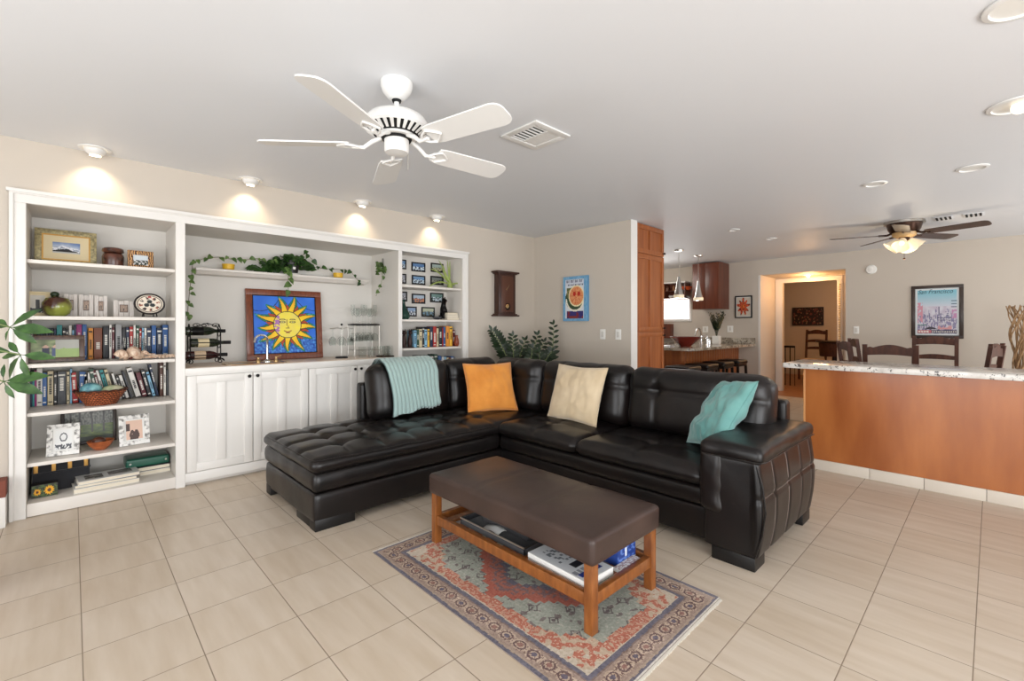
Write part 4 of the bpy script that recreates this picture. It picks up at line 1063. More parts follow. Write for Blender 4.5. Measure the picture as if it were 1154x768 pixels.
for s in (-1, 1): b.tube([(p.x+s*.04, 4.53, z2+.035), (p.x+s*.045, 4.535, z2+.012), (p.x+s*.045, 4.55, z2+.004), (p.x+s*.03, 4.61, z2+.004), (p.x+s*.03, 4.60, z2+.08)], .004, 6)
b.tube([(p.x-.045, 4.55, z2+.005), (p.x+.045, 4.55, z2+.005)], .004, 6); obj('plate_stand', b, 'wrought_iron', t)

# --- books
PAL = dict(k=(34,34,38), n=(30,44,70), b=(48,92,150), lb=(130,178,206), w=(226,222,214), g=(40,74,56), t=(52,142,142), r=(168,44,40), m=(150,40,110), o=(216,140,48), br=(120,64,36), dr=(92,30,40), gr=(150,150,150), c=(206,192,158), dg=(70,72,76), y=(228,176,60), bb=(84,52,40))
NM = dict(k='black', n='navy', b='blue', lb='light blue', w='white', g='dark green', t='teal', r='red', m='magenta', o='orange', br='brown', dr='maroon', gr='grey', c='cream', dg='charcoal', y='yellow', bb='dark brown')
for k_, v_ in PAL.items(): plain('book_'+k_, *v_, rough=.45)
plain('page_cream', 226, 216, 196, .9); plain('ink_dark', 30, 30, 34, .6); plain('ink_light', 232, 228, 218, .6)
seen_lab = {}
def book(x0, w, h, yb, z, col, d=.14, lean=0, group='', where='', title=True, mesh=True):
    """spine faces -y, its left bottom corner at x0"""
    base = NM[col]; size = 'tall' if h > .245 else ('short' if h < .2 else ''); thick = 'thick' if w > .038 else ('slim' if w < .018 else '')
    lab0 = ' '.join(x for x in (size, thick, base, 'book', ('leaning' if lean else '')) if x)+' '+where
    t = thing('book', lab0, 'book', (x0, yb, z), 0, group); ly = lean
    t.rotation_euler = (0, ly, 0)
    r_ = .004 if w > .012 else .002
    b = MB(); b.box(0, w, 0, r_, 0, h, .001); b.box(0, .0018, r_, d, 0, h); b.box(w-.0018, w, r_, d, 0, h)
    obj('cover', b, 'book_'+col, t, world=False)
    obj('pages', MB().box(.002, w-.002, r_, d-.004, .004, h-.004), 'page_cream', t, world=False)
    dark = sum(PAL[col]) > 330
    if title and w > .012:
        b = MB(); ww = w*.45; zc = h*rnd.uniform(.42, .6); L_ = h*rnd.uniform(.2, .45); k = 0; zz = zc-L_/2
        while zz < zc+L_/2:
            l = rnd.uniform(.006, .016); b.box(w/2-ww/2, w/2+ww/2, -.0007, .0002, zz, zz+l*.72); zz += l
        if rnd.random() < .6: b.box(w*.15, w*.85, -.0007, .0002, h*.08, h*.08+.008)
        if rnd.random() < .5: b.box(w*.1, w*.9, -.0007, .0002, h*.86, h*.86+.012)
        o_ = obj('lettering', b, 'ink_dark' if dark else 'ink_light', t, False, world=False)
    return t
def book_row(specs, Y, z, group, where, u_of, dz=.0):
    """specs: (u0, u1, colour, height, leaning or 0). Placed by where the spines stand along the shelf."""
    xs_ = [(onY(a, 400, Y).x, onY(c, 400, Y).x, col, h, l) for a, c, col, h, l in specs]
    cur = -9; out = []
    for x0, x1, col, h, l in xs_:
        w = max(.010, x1-x0-.0015); x0 = max(x0, cur+.0008)
        if l: # width is measured across the lean
            w *= math.cos(l)
        b_ = book(x0+(math.sin(-l)*0), w, h, Y, z+.0005, col, lean=l, group=group, where=where, d=.14)
        if l < 0: b_.location.x = x0; b_.location.z = z+.001+abs(math.sin(l))*w
        if l > 0: b_.location.z = z+.001+math.sin(l)*w*0
        cur = x0+w/math.cos(l) if l else x0+w
        out.append(b_)
    return out
def U(x): return 25+x/6.411
rowA = [(60,84,'dg',.245),(86,104,'bb',.21),(106,129,'k',.25),(131,151,'n',.225),(152,170,'k',.225),(172,190,'dg',.235),(191,208,'n',.235),(209,228,'k',.235),(229,247,'n',.23),(250,290,'t',.258),(292,316,'k',.235),(317,336,'dg',.225),(338,359,'w',.255),(361,372,'lb',.22),(373,390,'n',.26),
        (392,432,'m',.262),(434,468,'b',.262),(478,513,'o',.235),(518,580,'br',.235),(585,628,'k',.25),(630,648,'w',.26),(650,668,'dr',.24),(676,720,'gr',.265),(724,750,'k',.235),(752,774,'n',.24),(776,803,'r',.245),(805,822,'w',.26),(824,846,'g',.255),(848,864,'r',.23),(866,882,'lb',.235),(884,900,'w',.235),(902,934,'n',.235),(936,970,'b',.255),(973,1012,'n',.235),(1015,1055,'b',.26)]
LA = book_row([(U(a), U(c), col, h, 0) for a, c, col, h in rowA], 4.69, 1.001, 'books on the third shelf of the left bookcase', 'on the third shelf', None)
rowB = [(58,66,'n',.25,0),(67,76,'t',.24,0),(79,96,'m',.255,0),(99,140,'w',.27,0),(146,180,'b',.235,0),(183,227,'c',.245,0),(230,252,'k',.235,0),(255,318,'dg',.24,0),(322,344,'c',.235,0),(346,362,'lb',.255,0),(366,408,'r',.225,-.06),(414,448,'b',.23,0),(452,478,'k',.22,0),(486,506,'b',.225,-.15),(508,528,'w',.22,-.15),(530,562,'g',.245,-.15),(566,590,'dr',.235,-.2),(596,616,'w',.235,-.22),(622,650,'t',.235,-.22),(654,680,'c',.235,-.22),
        (706,724,'w',.205,-.25),(730,748,'k',.18,-.25),(752,776,'w',.185,-.25),(786,800,'dg',.22,-.25),(822,862,'w',.235,-.25),(870,905,'dr',.195,-.22),(912,938,'k',.22,-.22),(944,966,'lb',.20,-.22),(972,990,'n',.26,-.2),(994,1019,'bb',.27,0),(1023,1040,'w',.275,0),(1044,1056,'dg',.21,0),(1058,1070,'gr',.21,0)]
LB = book_row([(U(a), U(c), col, h, l) for a, c, col, h, l in rowB], 4.69, .681, 'books on the fourth shelf of the left bookcase', 'on the fourth shelf', None)
def UC(x): return 445+x/5.69
rowC = [(122,140,'lb',.19),(142,155,'g',.2),(157,176,'c',.205),(178,190,'k',.23),(191,208,'lb',.2),(210,223,'y',.205),(226,244,'n',.23),(246,267,'r',.235),(269,281,'c',.215),(284,303,'k',.23),(305,311,'r',.22),(313,325,'b',.23),(328,349,'o',.24),(351,369,'y',.235),(372,386,'dr',.19)]
LC = book_row([(UC(a), UC(c), col, h, 0) for a, c, col, h in rowC], 4.46, 1.013, 'books on the third shelf of the right bookcase', 'beside the dark figurines', None)
rowD = [(155,170,'k',.23),(172,186,'g',.22),(188,203,'k',.225),(206,228,'n',.225),(230,248,'w',.215),(252,274,'g',.235),(280,299,'b',.215),(301,316,'w',.2),(317,331,'lb',.2),(333,345,'c',.19),(347,358,'br',.19),(360,378,'b',.2)]
LD = book_row([(UC(a), UC(c), col, h, 0) for a, c, col, h in rowD], 4.44, .691, 'books on the fourth shelf of the right bookcase', 'just above the sofa back', None)
# labels: each book by colour and what stands left of it
def name_row(lst, specs, shelf):
    from collections import Counter
    descs = []
    for s in specs:
        w = s[1]-s[0]; h = s[3]; d = ' '.join(x for x in ('thick' if w > 36 else ('slim' if w < 18 else ''), NM[s[2]]) if x); descs.append(d)
    cnt = Counter(descs)
    for i, (o, d) in enumerate(zip(lst, descs)):
        if cnt[d] == 1: o['label'] = f'{d} book {shelf}'
        elif i == 0: o['label'] = f'{d} book at the left end {shelf}'
        elif i == len(lst)-1: o['label'] = f'{d} book at the right end {shelf}'
        else: o['label'] = f'{d} book between {NM[specs[i-1][2]]} and {NM[specs[i+1][2]]} {shelf}'
    labs = Counter(o['label'] for o in lst); run = {}
    for i, o in enumerate(lst):
        l = o['label']
        if labs[l] > 1:
            run[l] = run.get(l, 0)+1; o['label'] = l.replace(' book ', f' book, {("first","second","third","fourth")[run[l]-1]} from left, ', 1)
name_row(LA, rowA, 'of the third shelf'); name_row(LB, rowB, 'of the fourth shelf'); name_row(LC, rowC, 'by the dark figurines'); name_row(LD, rowD, 'above the sofa back')

# --- third shelf front things
z3 = 1.001
p1, p2 = onY(39, 405, 4.5), onY(85, 405, 4.5)
picture('picture_frame', 'brown wooden frame with a photo of people on grass, before the books', 'picture frame', ((p1.x+p2.x)/2, 4.52, z3), .06, .30, .185, .03, .02, 'picture_brown', lambda u, v: people(u, v, (150,164,120), (70,84,120), 3, 1) if u < .5 else ((146,168,104) if v < .5+.1*pn(u, 0, 8) else (168,168,160)), 40, 24, 0, 'label_cream', -.14)
def shell(u, v, Y, z, s, lab, rz, mt_='shell_tan', kind=0):
    p = onY(u, v, Y); t = thing('seashell', lab, 'seashell', (p.x, Y, z), rz)
    b = MB(); n = 26; prev = None; pts, rs = [], []
    if kind == 0:
        for i in range(n):
            k = i/(n-1); a = k*4.2*PI; r = s*.42*(1-k)**1.1
            pts.append((s*(k*1.1-.4), r*math.cos(a)*.55, s*.32+r*math.sin(a)*.55)); rs.append(max(.002, s*.30*(1-k)))
        b.tube(pts, rs, 12); b.grid(lambda a_, b_: Vector((-s*.5+s*.7*a_, -s*.42+s*.25*b_, s*.1+s*.35*math.sin(PI*a_)*(.4+b_*.5))), 10, 6)
    else:
        for i in range(-6, 7):
            a = i*.2; b.tube([(0, 0, .004), (s*.5*math.sin(a), -s*.2, s*.22), (s*1.0*math.sin(a), -s*.5*math.cos(a), s*.12)], [.004, s*.075, s*.05], 8)
    for v_ in b.bm.verts: v_.co.z = max(v_.co.z, .001)
    obj('shell_body', b, mt_, t, world=False)
m = mat('shell_tan', rgb(206,180,154), .5); noise_col(m, rgb(170,130,104), rgb(232,214,192), 30, (1,6,1))
shell(142, 404, 4.44, z3, .10, 'spiral tan seashell at the left of the shell pile', .3); shell(157, 403, 4.42, z3, .13, 'largest cream seashell in the middle of the shell pile', -.2); shell(170, 401, 4.47, z3, .085, 'ridged seashell right of the large cream shell', .5, kind=1); shell(184, 403, 4.43, z3, .12, 'flat pale seashell at the right end of the pile', -.1, kind=1)
p = onY(151, 404, 4.56)
t = thing('glass_vase', 'clear glass vase behind the seashells', 'vase', (p.x, 4.56, z3))
obj('vase_body', MB().lathe([(.0, .0), (.05, .0), (.07, .03), (.075, .09), (.06, .14), (.058, .16), (.055, .16), (.057, .14), (.071, .09), (.066, .035), (.047, .006), (0, .006)], (p.x, 4.56, z3), 28, cap=False), 'thin_glass', t)
obj('shell_filling', MB().sphere((p.x, 4.56, z3+.045), .05, sc=(1, 1, .65)), 'shell_tan', t)

# --- fourth shelf: basket with two glass balls
z4 = .681
p = onY(114, 455, 4.5)
t = thing('woven_basket', 'round woven brown basket in front of the leaning books', 'basket', (p.x, 4.5, z4))
m = mat('wicker', rgb(140,66,30), .5); nt, N, L, bb = nodes(m)
tc = N.new('ShaderNodeTexCoord'); ck = N.new('ShaderNodeTexBrick'); ck.inputs['Scale'].default_value = 1; ck.inputs['Color1'].default_value = rgb(150,74,36); ck.inputs['Color2'].default_value = rgb(196,112,66); ck.inputs['Mortar'].default_value = rgb(66,28,14)
ck.inputs['Brick Width'].default_value = .022; ck.inputs['Row Height'].default_value = .012; ck.inputs['Mortar Size'].default_value = .003
L.new(tc.outputs['UV'], ck.inputs['Vector']); L.new(ck.outputs['Color'], bb.inputs['Base Color'])
prof = [(.095, .0), (.105, .02), (.125, .05), (.15, .085), (.165, .105), (.158, .107), (.143, .085), (.118, .05), (.095, .018), (0, .012)]
b = MB(); n = 56
o = obj('basket_bowl', b.lathe(prof, (0, 0, 0), n), 'wicker', t, world=False)
uvl = o.data.uv_layers.new(name='UVMap')
for pl_ in o.data.polygons:
    for li in pl_.loop_indices:
        co_ = o.data.vertices[o.data.loops[li].vertex_index].co; a = math.atan2(co_.y, co_.x)
        if pl_.center.x < 0 and abs(pl_.center.y) < .02 and a < 0: a += 2*PI
        uvl.data[li].uv = (a*.13, co_.z)
rim = [(.162*math.cos(2*PI*i/48), .162*math.sin(2*PI*i/48), .106+.003*math.sin(i*2.1)) for i in range(48)]; obj('rim', MB().tube(rim, .006, 6, closed=True), 'wicker', t, world=False)
t.scale = (.92, .8, 1)
m = mat('teal_swirl', rgb(60,140,150), .3); noise_col(m, rgb(30,96,120), rgb(150,206,206), 16, (1,1,1), 3)
s = obj('decor_ball', MB().sphere((0, 0, 0), .062, 24, 16, (1, 1, .8)), 'teal_swirl'); s.location = (p.x-.055, 4.5, z4+.112); tag(s, 'teal swirled ball resting in the woven basket', 'ball')
m = mat('cream_green_swirl', rgb(200,200,160), .3); noise_col(m, rgb(140,160,110), rgb(224,216,186), 16)
s = obj('decor_ball', MB().sphere((0, 0, 0), .06, 24, 16, (1.1, 1, .62)), 'cream_green_swirl'); s.location = (p.x+.065, 4.5, z4+.098); tag(s, 'cream and green ball resting in the woven basket', 'ball')

# --- fifth shelf
z5 = .351
m = mat('distressed_white', rgb(220,218,214), .7); noise_col(m, rgb(130,128,124), rgb(232,230,226), 38, (1,1,1), 5, .36, .5)
p1, p2 = onY(56, 512, 4.47), onY(86, 508, 4.47)
picture('picture_frame', 'distressed white frame with a face sketch at the left of the fifth shelf', 'picture frame', ((p1.x+p2.x)/2, 4.48, z5), -.12, .168, .215, .030, .02, 'distressed_white', lambda u, v: (70,72,78) if abs(math.hypot(u-.5, v-.62)-.2) < .035 or (v < .28 and pn(u, v, 9, 1) > -.1) else (226,226,224), 30, 30, .012, 'paper_white', -.2)
p1, p2 = onY(136, 499, 4.5), onY(167, 496, 4.5)
picture('picture_frame', 'distressed white frame with a family photo at the right of the fifth shelf', 'picture frame', ((p1.x+p2.x)/2, 4.5, z5), .12, .182, .225, .030, .02, 'distressed_white', lambda u, v: (70,50,44) if (v < .5 and math.hypot((u-.5)*1.2, v-.2) < .36 and pn(u, v, 7, 4) > -.35) or (u < .25 and .45 < v < .85) else (214,180,160), 26, 26, .012, 'paper_white', -.18)
p1, p2 = onY(69, 498, 4.74), onY(131, 493, 4.74)
def darkland(u, v):
    if v > .55: c = mix3((70,72,66), (150,150,140), .5+pn(u*2, v, 14, 1))
    else: c = mix3((62,84,34), (120,136,60), .5+pn(u, v*2, 8, 2))
    if v < .15: c = (44,54,34)
    for q in (.12, .3, .55, .8):
        if abs(u-q-.02*pn(0, v, 4, q)) < .02 and v > .3: c = (44,38,32)
    return c
picture('picture_frame', 'dark framed woodland picture leaning at the back of the fifth shelf', 'picture frame', ((p1.x+p2.x)/2, 4.79, z5), .0, p2.x-p1.x+.01, .262, .022, .02, 'frame_dark' if 'frame_dark' in M else wood('frame_dark', rgb(40,28,24), rgb(58,42,34), .5), darkland, 50, 34, 0, 'label_cream', -.12)
p = onY(113.5, 500, 4.47)
t = thing('wooden_bowl', 'small carved wooden bowl in front of the woodland picture', 'bowl', (p.x, 4.5, z5))
obj('bowl_body', MB().lathe([(.03, 0), (.042, .01), (.066, .04), (.078, .068), (.073, .068), (.058, .042), (.034, .016), (0, .014)], (p.x, 4.5, z5), 32), 'bowl_wood', t)
obj('dried_fruit', MB().sphere((p.x-.01, 4.5, z5+.062), .042, sc=(1, 1, .8)), 'brown_glaze', t)

# --- base shelf
zb = .089
p1, p2 = onY(35.5, 550, 4.55), onY(101, 530, 4.6)
t = thing('storage_box', 'black folding box with gold clasps on the bottom shelf', 'box', (.0, 4.62, zb), .03)
x0, x1 = p1.x, p2.x; t.location.x = (x0+x1)/2; w = x1-x0; 
obj('box_body', MB().box(-w/2, w/2, -.04, .16, 0, .235, .006), 'fabric_dark', t, world=False)
obj('box_lid', MB().box(-w/2-.004, w/2+.004, -.046, .165, .13, .14, .002), 'fabric_dark', t, world=False)
for i, fx_ in enumerate((.06, .36, .64, .93)): obj('clasp', MB().box(-w/2+w*fx_-.011, -w/2+w*fx_+.011, -.0475, -.04, .142, .225, .002), 'gold_leaf', t, world=False)
p1, p2 = onY(35, 556, 4.47), onY(65, 551, 4.47)
def sunfl(u, v):
    for cx_, cy_, r in ((.22, .45, .25), (.68, .5, .34)):
        q = math.hypot((u-cx_)*1.9, v-cy_); a = math.atan2(v-cy_, (u-cx_)*1.9)
        if q < r*.42: return (96,50,20)
        if q < r*(1.0+.15*math.sin(a*12)): return (236,170,28)
    return (70,90,40) if pn(u, v, 8, 1) > 0 else (40,44,28)
w = p2.x-p1.x; t = flat_box('sunflower_tin', 'small tin printed with yellow sunflowers on the bottom shelf', 'tin', p1.x, p2.x, 4.46, 4.53, zb, zb+.085, 'book_k', .02)
raster('printed_front', w*.98, .082, 40, 20, sunfl, 'art_print', t, y=-.0357, z0=.0015)
def magf(u, v):
    if .12 < u < .42 and .2 < v < .75: return (70,66,60) if pn(u, v, 7, 3) > -.2 else (170,166,158)
    if .5 < u < .92 and .25 < v < .8: return (60,60,58) if pn(u, v, 7, 9) > 0 else (120,116,110)
    return (206,206,204)
flat_box('photo_album', 'white album at the bottom of the pile of three on the bottom shelf', 'book', .02-.02, .36, 4.36+.03, 4.60, zb, zb+.03, 'book_w', .05, 'pile of albums on the bottom shelf', 'page_cream')
flat_box('photo_album', 'grey album in the middle of the pile of three on the bottom shelf', 'book', .01, .35, 4.395, 4.60, zb+.0305, zb+.052, 'book_gr', .0, 'pile of albums on the bottom shelf', 'page_cream')
flat_box('photo_album', 'top album with printed pictures on its cover, on the bottom shelf', 'book', .02, .36, 4.40, 4.61, zb+.0525, zb+.075, 'book_w', .07, 'pile of albums on the bottom shelf', 'page_cream', magf, 44, 26)
flat_box('flat_book', 'white flat book lowest under the green case on the bottom shelf', 'book', .345+.03, .572, 4.56, 4.80, zb, zb+.03, 'book_w', .0, None, 'page_cream')
flat_box('flat_book', 'charcoal flat book under the green case on the bottom shelf', 'book', .335+.03, .570, 4.57, 4.80, zb+.0305, zb+.062, 'book_dg', .0, None, 'page_cream')
t = thing('green_case', 'dark green case with rounded edges on top of the flat books', 'case', (.43, 4.68, zb+.0625), .02)
obj('case_body', MB().box(-.135, .135, -.10, .11, 0, .07, .018, 4), plain('case_green', 24, 84, 66, .35), t, world=False)
for s in (-1, 1): obj('stud', MB().lathe([(.008, 0), (.006, .003), (0, .003)], (s*.11, -.1, .035), 12, (0, -1, 0)), 'brushed_nickel', t, world=False)
obj('case_seam', MB().box(-.133, .133, -.1015, -.099, .0, .006), 'dark_gap', t, world=False)

# ================================================================ RIGHT BOOKCASE THINGS
yb_ = NB_R
FR = [((108,86),(196,154),1.697,'upper row, second photo: blue tower'),((232,92),(312,158),1,''),((110,170),(196,236),1,''),((230,176),(312,236),1,'')]
def small_frame(a, c, lab, k, z_=None):
    (xa, ya), (xc, yc) = a, c; P, Q = onY(445+xa/5.69, 280+ya/5.69, yb_-.012), onY(445+xc/5.69, 280+yc/5.69, yb_-.012)
    w, h = Q.x-P.x, P.z-Q.z; z = Q.z if z_ is None else z_
    cols = [((70,120,170), (200,215,225)), ((150,170,160), (190,190,150)), ((40,90,150), (210,225,235)), ((90,96,90), (150,150,140)), ((150,170,190), (190,120,80)), ((70,110,100), (190,205,215)), ((110,140,180), (220,225,230)), ((180,184,150), (120,150,170)), ((120,120,130), (180,180,186))]
    A_c, B_c = cols[k % 9]
    def fn(u, v):
        if v > .55+.15*pn(u, 0, 5, k): return mix3(A_c, (220,226,232), .3*v)
        return B_c if pn(u, v, 6, k+3) > -.05 else tuple(q*.45 for q in A_c)
    picture('picture_frame', lab, 'picture frame', ((P.x+Q.x)/2, yb_-.002, z), 0, w, h, .016, .012, 'black_knob', fn, 18, 12, 0, 'label_cream', 0, 'small black photo frames in the right bookcase')
xl = 2.545
small_frame((48-28,68),(74,136), 'small black frame at the far left of the top row', 0); small_frame((108,86),(196,154), 'small black frame with blue building photo in the top row', 2); small_frame((232,92),(312,158), 'small black frame with pale photo in the top row, behind the star flower', 1)
small_frame((20,160),(74,228), 'small black frame at the far left of the second row', 8); small_frame((110,170),(196,236), 'small black frame with bright blue photo in the second row', 0); small_frame((230,176),(312,238), 'small black frame with dark photo behind the star flower', 3)
small_frame((20,275),(80,342), 'small black frame at the far left of the third row', 8); small_frame((110,290),(196,357), 'small black frame with a boat photo in the third row', 4); small_frame((228,284),(312,350), 'small black frame with green photo in the third row', 5)
small_frame((75,373),(141,438), 'small black frame partly behind the dark green vase in the lowest row', 6); small_frame((172,376),(256,440), 'small black frame with pale landscape in the lowest row', 7)
# star flower (air plant) standing on the upper shelf
P = onY(507, 322, 4.50)
t = thing('star_flower', 'pale green long-petalled star flower on the top shelf of the right bookcase', 'plant', (P.x, 4.50, 1.698))
c0 = Vector((P.x, 4.50, 1.70)); b = MB()
b.lathe([(.0, 0), (.03, .0), (.035, .03), (.02, .08), (.012, .09)], c0, 16); obj('bulb', b, 'leaf_pale', t)
def strap(pts, w, mt, par, nm='leaf', bend=.3):
    pts = [Vector(p) for p in pts]; b = MB(); n = len(pts)
    rows = []
    for i, p in enumerate(pts):
        k = i/(n-1); tt = (pts[min(n-1, i+1)]-pts[max(0, i-1)]).normalized(); sd = tt.cross(Vector((0, 1, 0))); sd = sd.normalized() if sd.length > .05 else Vector((1, 0, 0))
        ww = w*math.sin(PI*min(1, .12+.88*k))**.6 if k < .999 else .0006; fwd = sd.cross(tt)
        rows.append([b.bm.verts.new(p-sd*ww+fwd*ww*.3), b.bm.verts.new(p), b.bm.verts.new(p+sd*ww+fwd*ww*.3)])
    for r1, r2 in zip(rows, rows[1:]):
        for j in range(2): b.bm.faces.new((r1[j], r1[j+1], r2[j+1], r2[j]))
    o = obj(nm, b, mt, par, angle=180); o.modifiers.new('s', 'SOLIDIFY').thickness = .0015
    return o
def arc(p, q, sag, n=7):
    p, q = Vector(p), Vector(q); return [p.lerp(q, i/n)+Vector(sag)*math.sin(PI*i/n) for i in range(n+1)]
top = onY(500, 295, 4.5)
for (u, v), sg in (((481, 325), .05), ((484, 303), .04), ((494, 293), .03), ((507, 294), .03), ((526, 324), .03), ((504, 293), .02), ((513, 322), .01)):
    q = onY(u, v, 4.44 if u != 526 else 4.34); strap(arc(c0+Vector((0, 0, .05)), q, (0, 0, sg)), .009, 'leaf_pale', t, 'petal')
b = MB(); b.tube(arc(c0+Vector((0, 0, .08)), onY(499, 300, 4.48), (-.02, 0, 0)), [.02, .02, .018, .018, .016, .015, .013, .01], 8); obj('flower_stalk', b, 'leaf_pale', t)
# dark horned vase and figurine, books lying
P = onY(457, 356, 4.42); zz = 1.326
s = obj('green_vase', MB().lathe([(.055, 0), (.075, .03), (.07, .07), (.04, .12), (.025, .16), (.022, .2), (.03, .215), (.026, .215), (.018, .2), (.0, .19)], (P.x, 4.47, zz), 28), plain('vase_green', 24, 58, 48, .2)); tag(s, 'dark green vase at the left of the second shelf behind the sofa', 'vase'); set_origin(s, (P.x, 4.47, zz))
P = onY(500, 358, 4.46)
t = thing('dark_figurine', 'black seated dog figurine on the second shelf of the right bookcase', 'figurine', (P.x, 4.47, zz))
bm = bmesh.new(); sk = [(0,0,.03,.035),(0,.01,.09,.042),(0,-.0,.15,.036),(0,-.01,.19,.026),(0,-.02,.225,.030),(0,-.05,.225,.018),(0,-.075,.215,.011)]
br = [((-.025,-.03,.10,.015),(-.028,-.05,.05,.012),(-.028,-.055,.01,.012)),((.025,-.03,.10,.015),(.028,-.05,.05,.012),(.028,-.055,.01,.012)),((-.04,.01,.04,.024),(-.045,-.03,.015,.014)),((.04,.01,.04,.024),(.045,-.03,.015,.014))]
me = bpy.data.meshes.new('figurine_body'); vs = []; es = []; rad = []
for i, q in enumerate(sk): vs.append(q[:3]); rad.append(q[3]); es += [(i-1, i)] if i else []
for k_, ch in enumerate(br):
    par = 1 if k_ < 2 else 0
    for j, q in enumerate(ch): vs.append(q[:3]); rad.append(q[3]); es.append((par if j == 0 else len(vs)-2, len(vs)-1))
for sx in (-.014, .014): vs.append((sx, -.01, .25)); rad.append(.010); es.append((4, len(vs)-1)); vs.append((sx*1.3, -.008, .272)); rad.append(.004); es.append((len(vs)-2, len(vs)-1))
me.from_pydata(vs, es, []); o = link('figurine_body', me, 'black_knob', t, world=False); sm = o.modifiers.new('skin', 'SKIN'); 
for i, r in enumerate(rad): me.skin_vertices[0].data[i].radius = (r, r)
me.skin_vertices[0].data[0].use_root = True; o.modifiers.new('sub', 'SUBSURF').levels = 2; o.modifiers['sub'].render_levels = 2
P = onY(509, 358, 4.42)
for i, (col, lab) in enumerate((('c', 'cream book lying lowest beside the black dog figurine'), ('w', 'white book lying in the middle beside the black dog figurine'), ('c', 'cream book lying on top beside the black dog figurine'))):
    flat_box('flat_book', lab, 'book', P.x-.085, P.x+.09-.01*i, 4.39, 4.53, zz+.0005+.028*i, zz+.0275+.028*i, 'book_'+col, .03*i, 'books lying beside the dog figurine', 'page_cream')
P = onY(493, 358, 4.42); s = obj('small_dish', MB().lathe([(.02, 0), (.05, .02), (.055, .035), (.048, .035), (.0, .01)], (P.x, 4.43, zz), 20), 'book_dg'); tag(s, 'small grey dish left of the black dog figurine', 'dish'); set_origin(s, (P.x, 4.43, zz))
# iron animal bookends
for i, (u0, lab) in enumerate(((456, 'dark iron cat figurine at the left end of the third shelf'), (463, 'dark iron cat figurine right of its twin, beside the blue book'))):
    P = onY(u0, 391, 4.44); t = thing('iron_figurine', lab, 'figurine', (P.x, 4.46, 1.013), .2*i)
    b = MB(); b.box(-.035, .035, -.03, .03, 0, .012, .002); b.lathe([(.02, .012), (.028, .05), (.022, .10), (.014, .14), (.0, .15)], (0, 0, 0), 14); b.sphere((0, -.008, .165), .024); 
    for s_ in (-1, 1): b.lathe([(.009, 0), (.0, .028)], (s_*.013, -.005, .182), 8)
    b.tube([(0, .02, .02), (.03, .03, .06), (.035, .03, .12), (.02, .03, .16)], .005, 6)
    obj('figurine_body', b, mat('iron_brown', rgb(52,30,26), .4, .3) if i == 0 else 'iron_brown', t, world=False)
P = onY(514, 391, 4.44)
s = obj('small_vase', MB().lathe([(.02, 0), (.034, .03), (.03, .07), (.014, .11), (.018, .13), (0, .128)], (P.x, 4.43, 1.013), 20), plain('vase_rust', 132, 60, 34, .3)); tag(s, 'small rust vase at the right end of the book row', 'vase'); set_origin(s, (P.x, 4.43, 1.013))
P = onY(463, 408, 4.42)
for i, (col, lab) in enumerate((('c', 'cream book lying flat just above the sofa back, lower one'), ('bb', 'dark brown book lying flat just above the sofa back, upper one'))):
    flat_box('flat_book', lab, 'book', P.x-.1, P.x+.16, 4.40, 4.56, .691+.045*i, .735+.045*i, 'book_'+col, 0, None, 'page_cream')
# ================================================================ BAR NICHE THINGS
CT = .9222
P = onY(229, 408, 4.62); wx = P.x; WY = 4.62
t = thing('wine_rack', 'scrolled black iron wine rack at the left of the bar niche', 'wine rack', (wx, WY, CT))
b = MB(); xa, xb = wx-.10, wx+.115
for x_ in (xa, xb):
    for y_ in (WY-.06, WY+.06): b.tube([(x_, y_, CT+.06), (x_, y_, CT+.30)] if y_ > WY else [(x_, y_, CT+.06), (x_, y_, CT+.29)], .0045, 6)
    b.tube([(x_, WY-.06, CT+.30), (x_, WY, CT+.345), (x_, WY+.06, CT+.30)], .0045, 6)
    for y_ in (WY-.06, WY+.06):
        pts = [(x_+.028*math.cos(a)*(1-a/9)*(1 if x_ == xb else -1), y_, CT+.033+.028*math.sin(a)*(1-a/9)) for a in [i*.5 for i in range(0, 15)]]; b.tube(pts, .004, 6); b.tube([(x_, y_, CT+.06), (pts[0][0], y_, pts[0][2])], .004, 6)
b.tube([(xa, WY+.06, CT+.062), (xb, WY+.06, CT+.062)], .004, 6); b.tube([(xa, WY-.06, CT+.062), (xb, WY-.06, CT+.062)], .004, 6); b.tube([(xa, WY-.06, CT+.062), (xa, WY+.06, CT+.062)], .004, 6)
obj('rack_frame', b, 'wrought_iron', t)
zsb = [CT+.085, CT+.19, CT+.29]
for z_ in zsb:
    b = MB()
    for x_ in (xa, xb):
        pts = [(x_, WY+.055*math.cos(a), z_-.008+.04*math.sin(a)) for a in [PI+i*PI/10 for i in range(11)]]; b.tube([(x_, WY-.06, z_)]+pts[::1]+[(x_, WY+.06, z_)], .004, 6)
    b.tube([(xa, WY-.058, z_-.0), (xb, WY-.058, z_)], .004, 6)
    obj('bottle_cradle', b, 'wrought_iron', t)
b = MB()
for s_, x_ in ((1, xa+.04), (-1, xb-.04), (1, wx)):
    pts = [(x_+.03*math.cos(a)*(1-a/10), WY-.06, CT+.335+.02*math.sin(a)*(1-a/10)) for a in [i*.6 for i in range(14)]]; b.tube(pts, .0035, 6)
b.tube([(xa, WY-.06, CT+.29), (wx-.06, WY-.06, CT+.325), (wx+.02, WY-.06, CT+.355), (wx+.08, WY-.06, CT+.33), (xb, WY-.06, CT+.29)], .004, 6)
obj('scrollwork', b, 'wrought_iron', t)
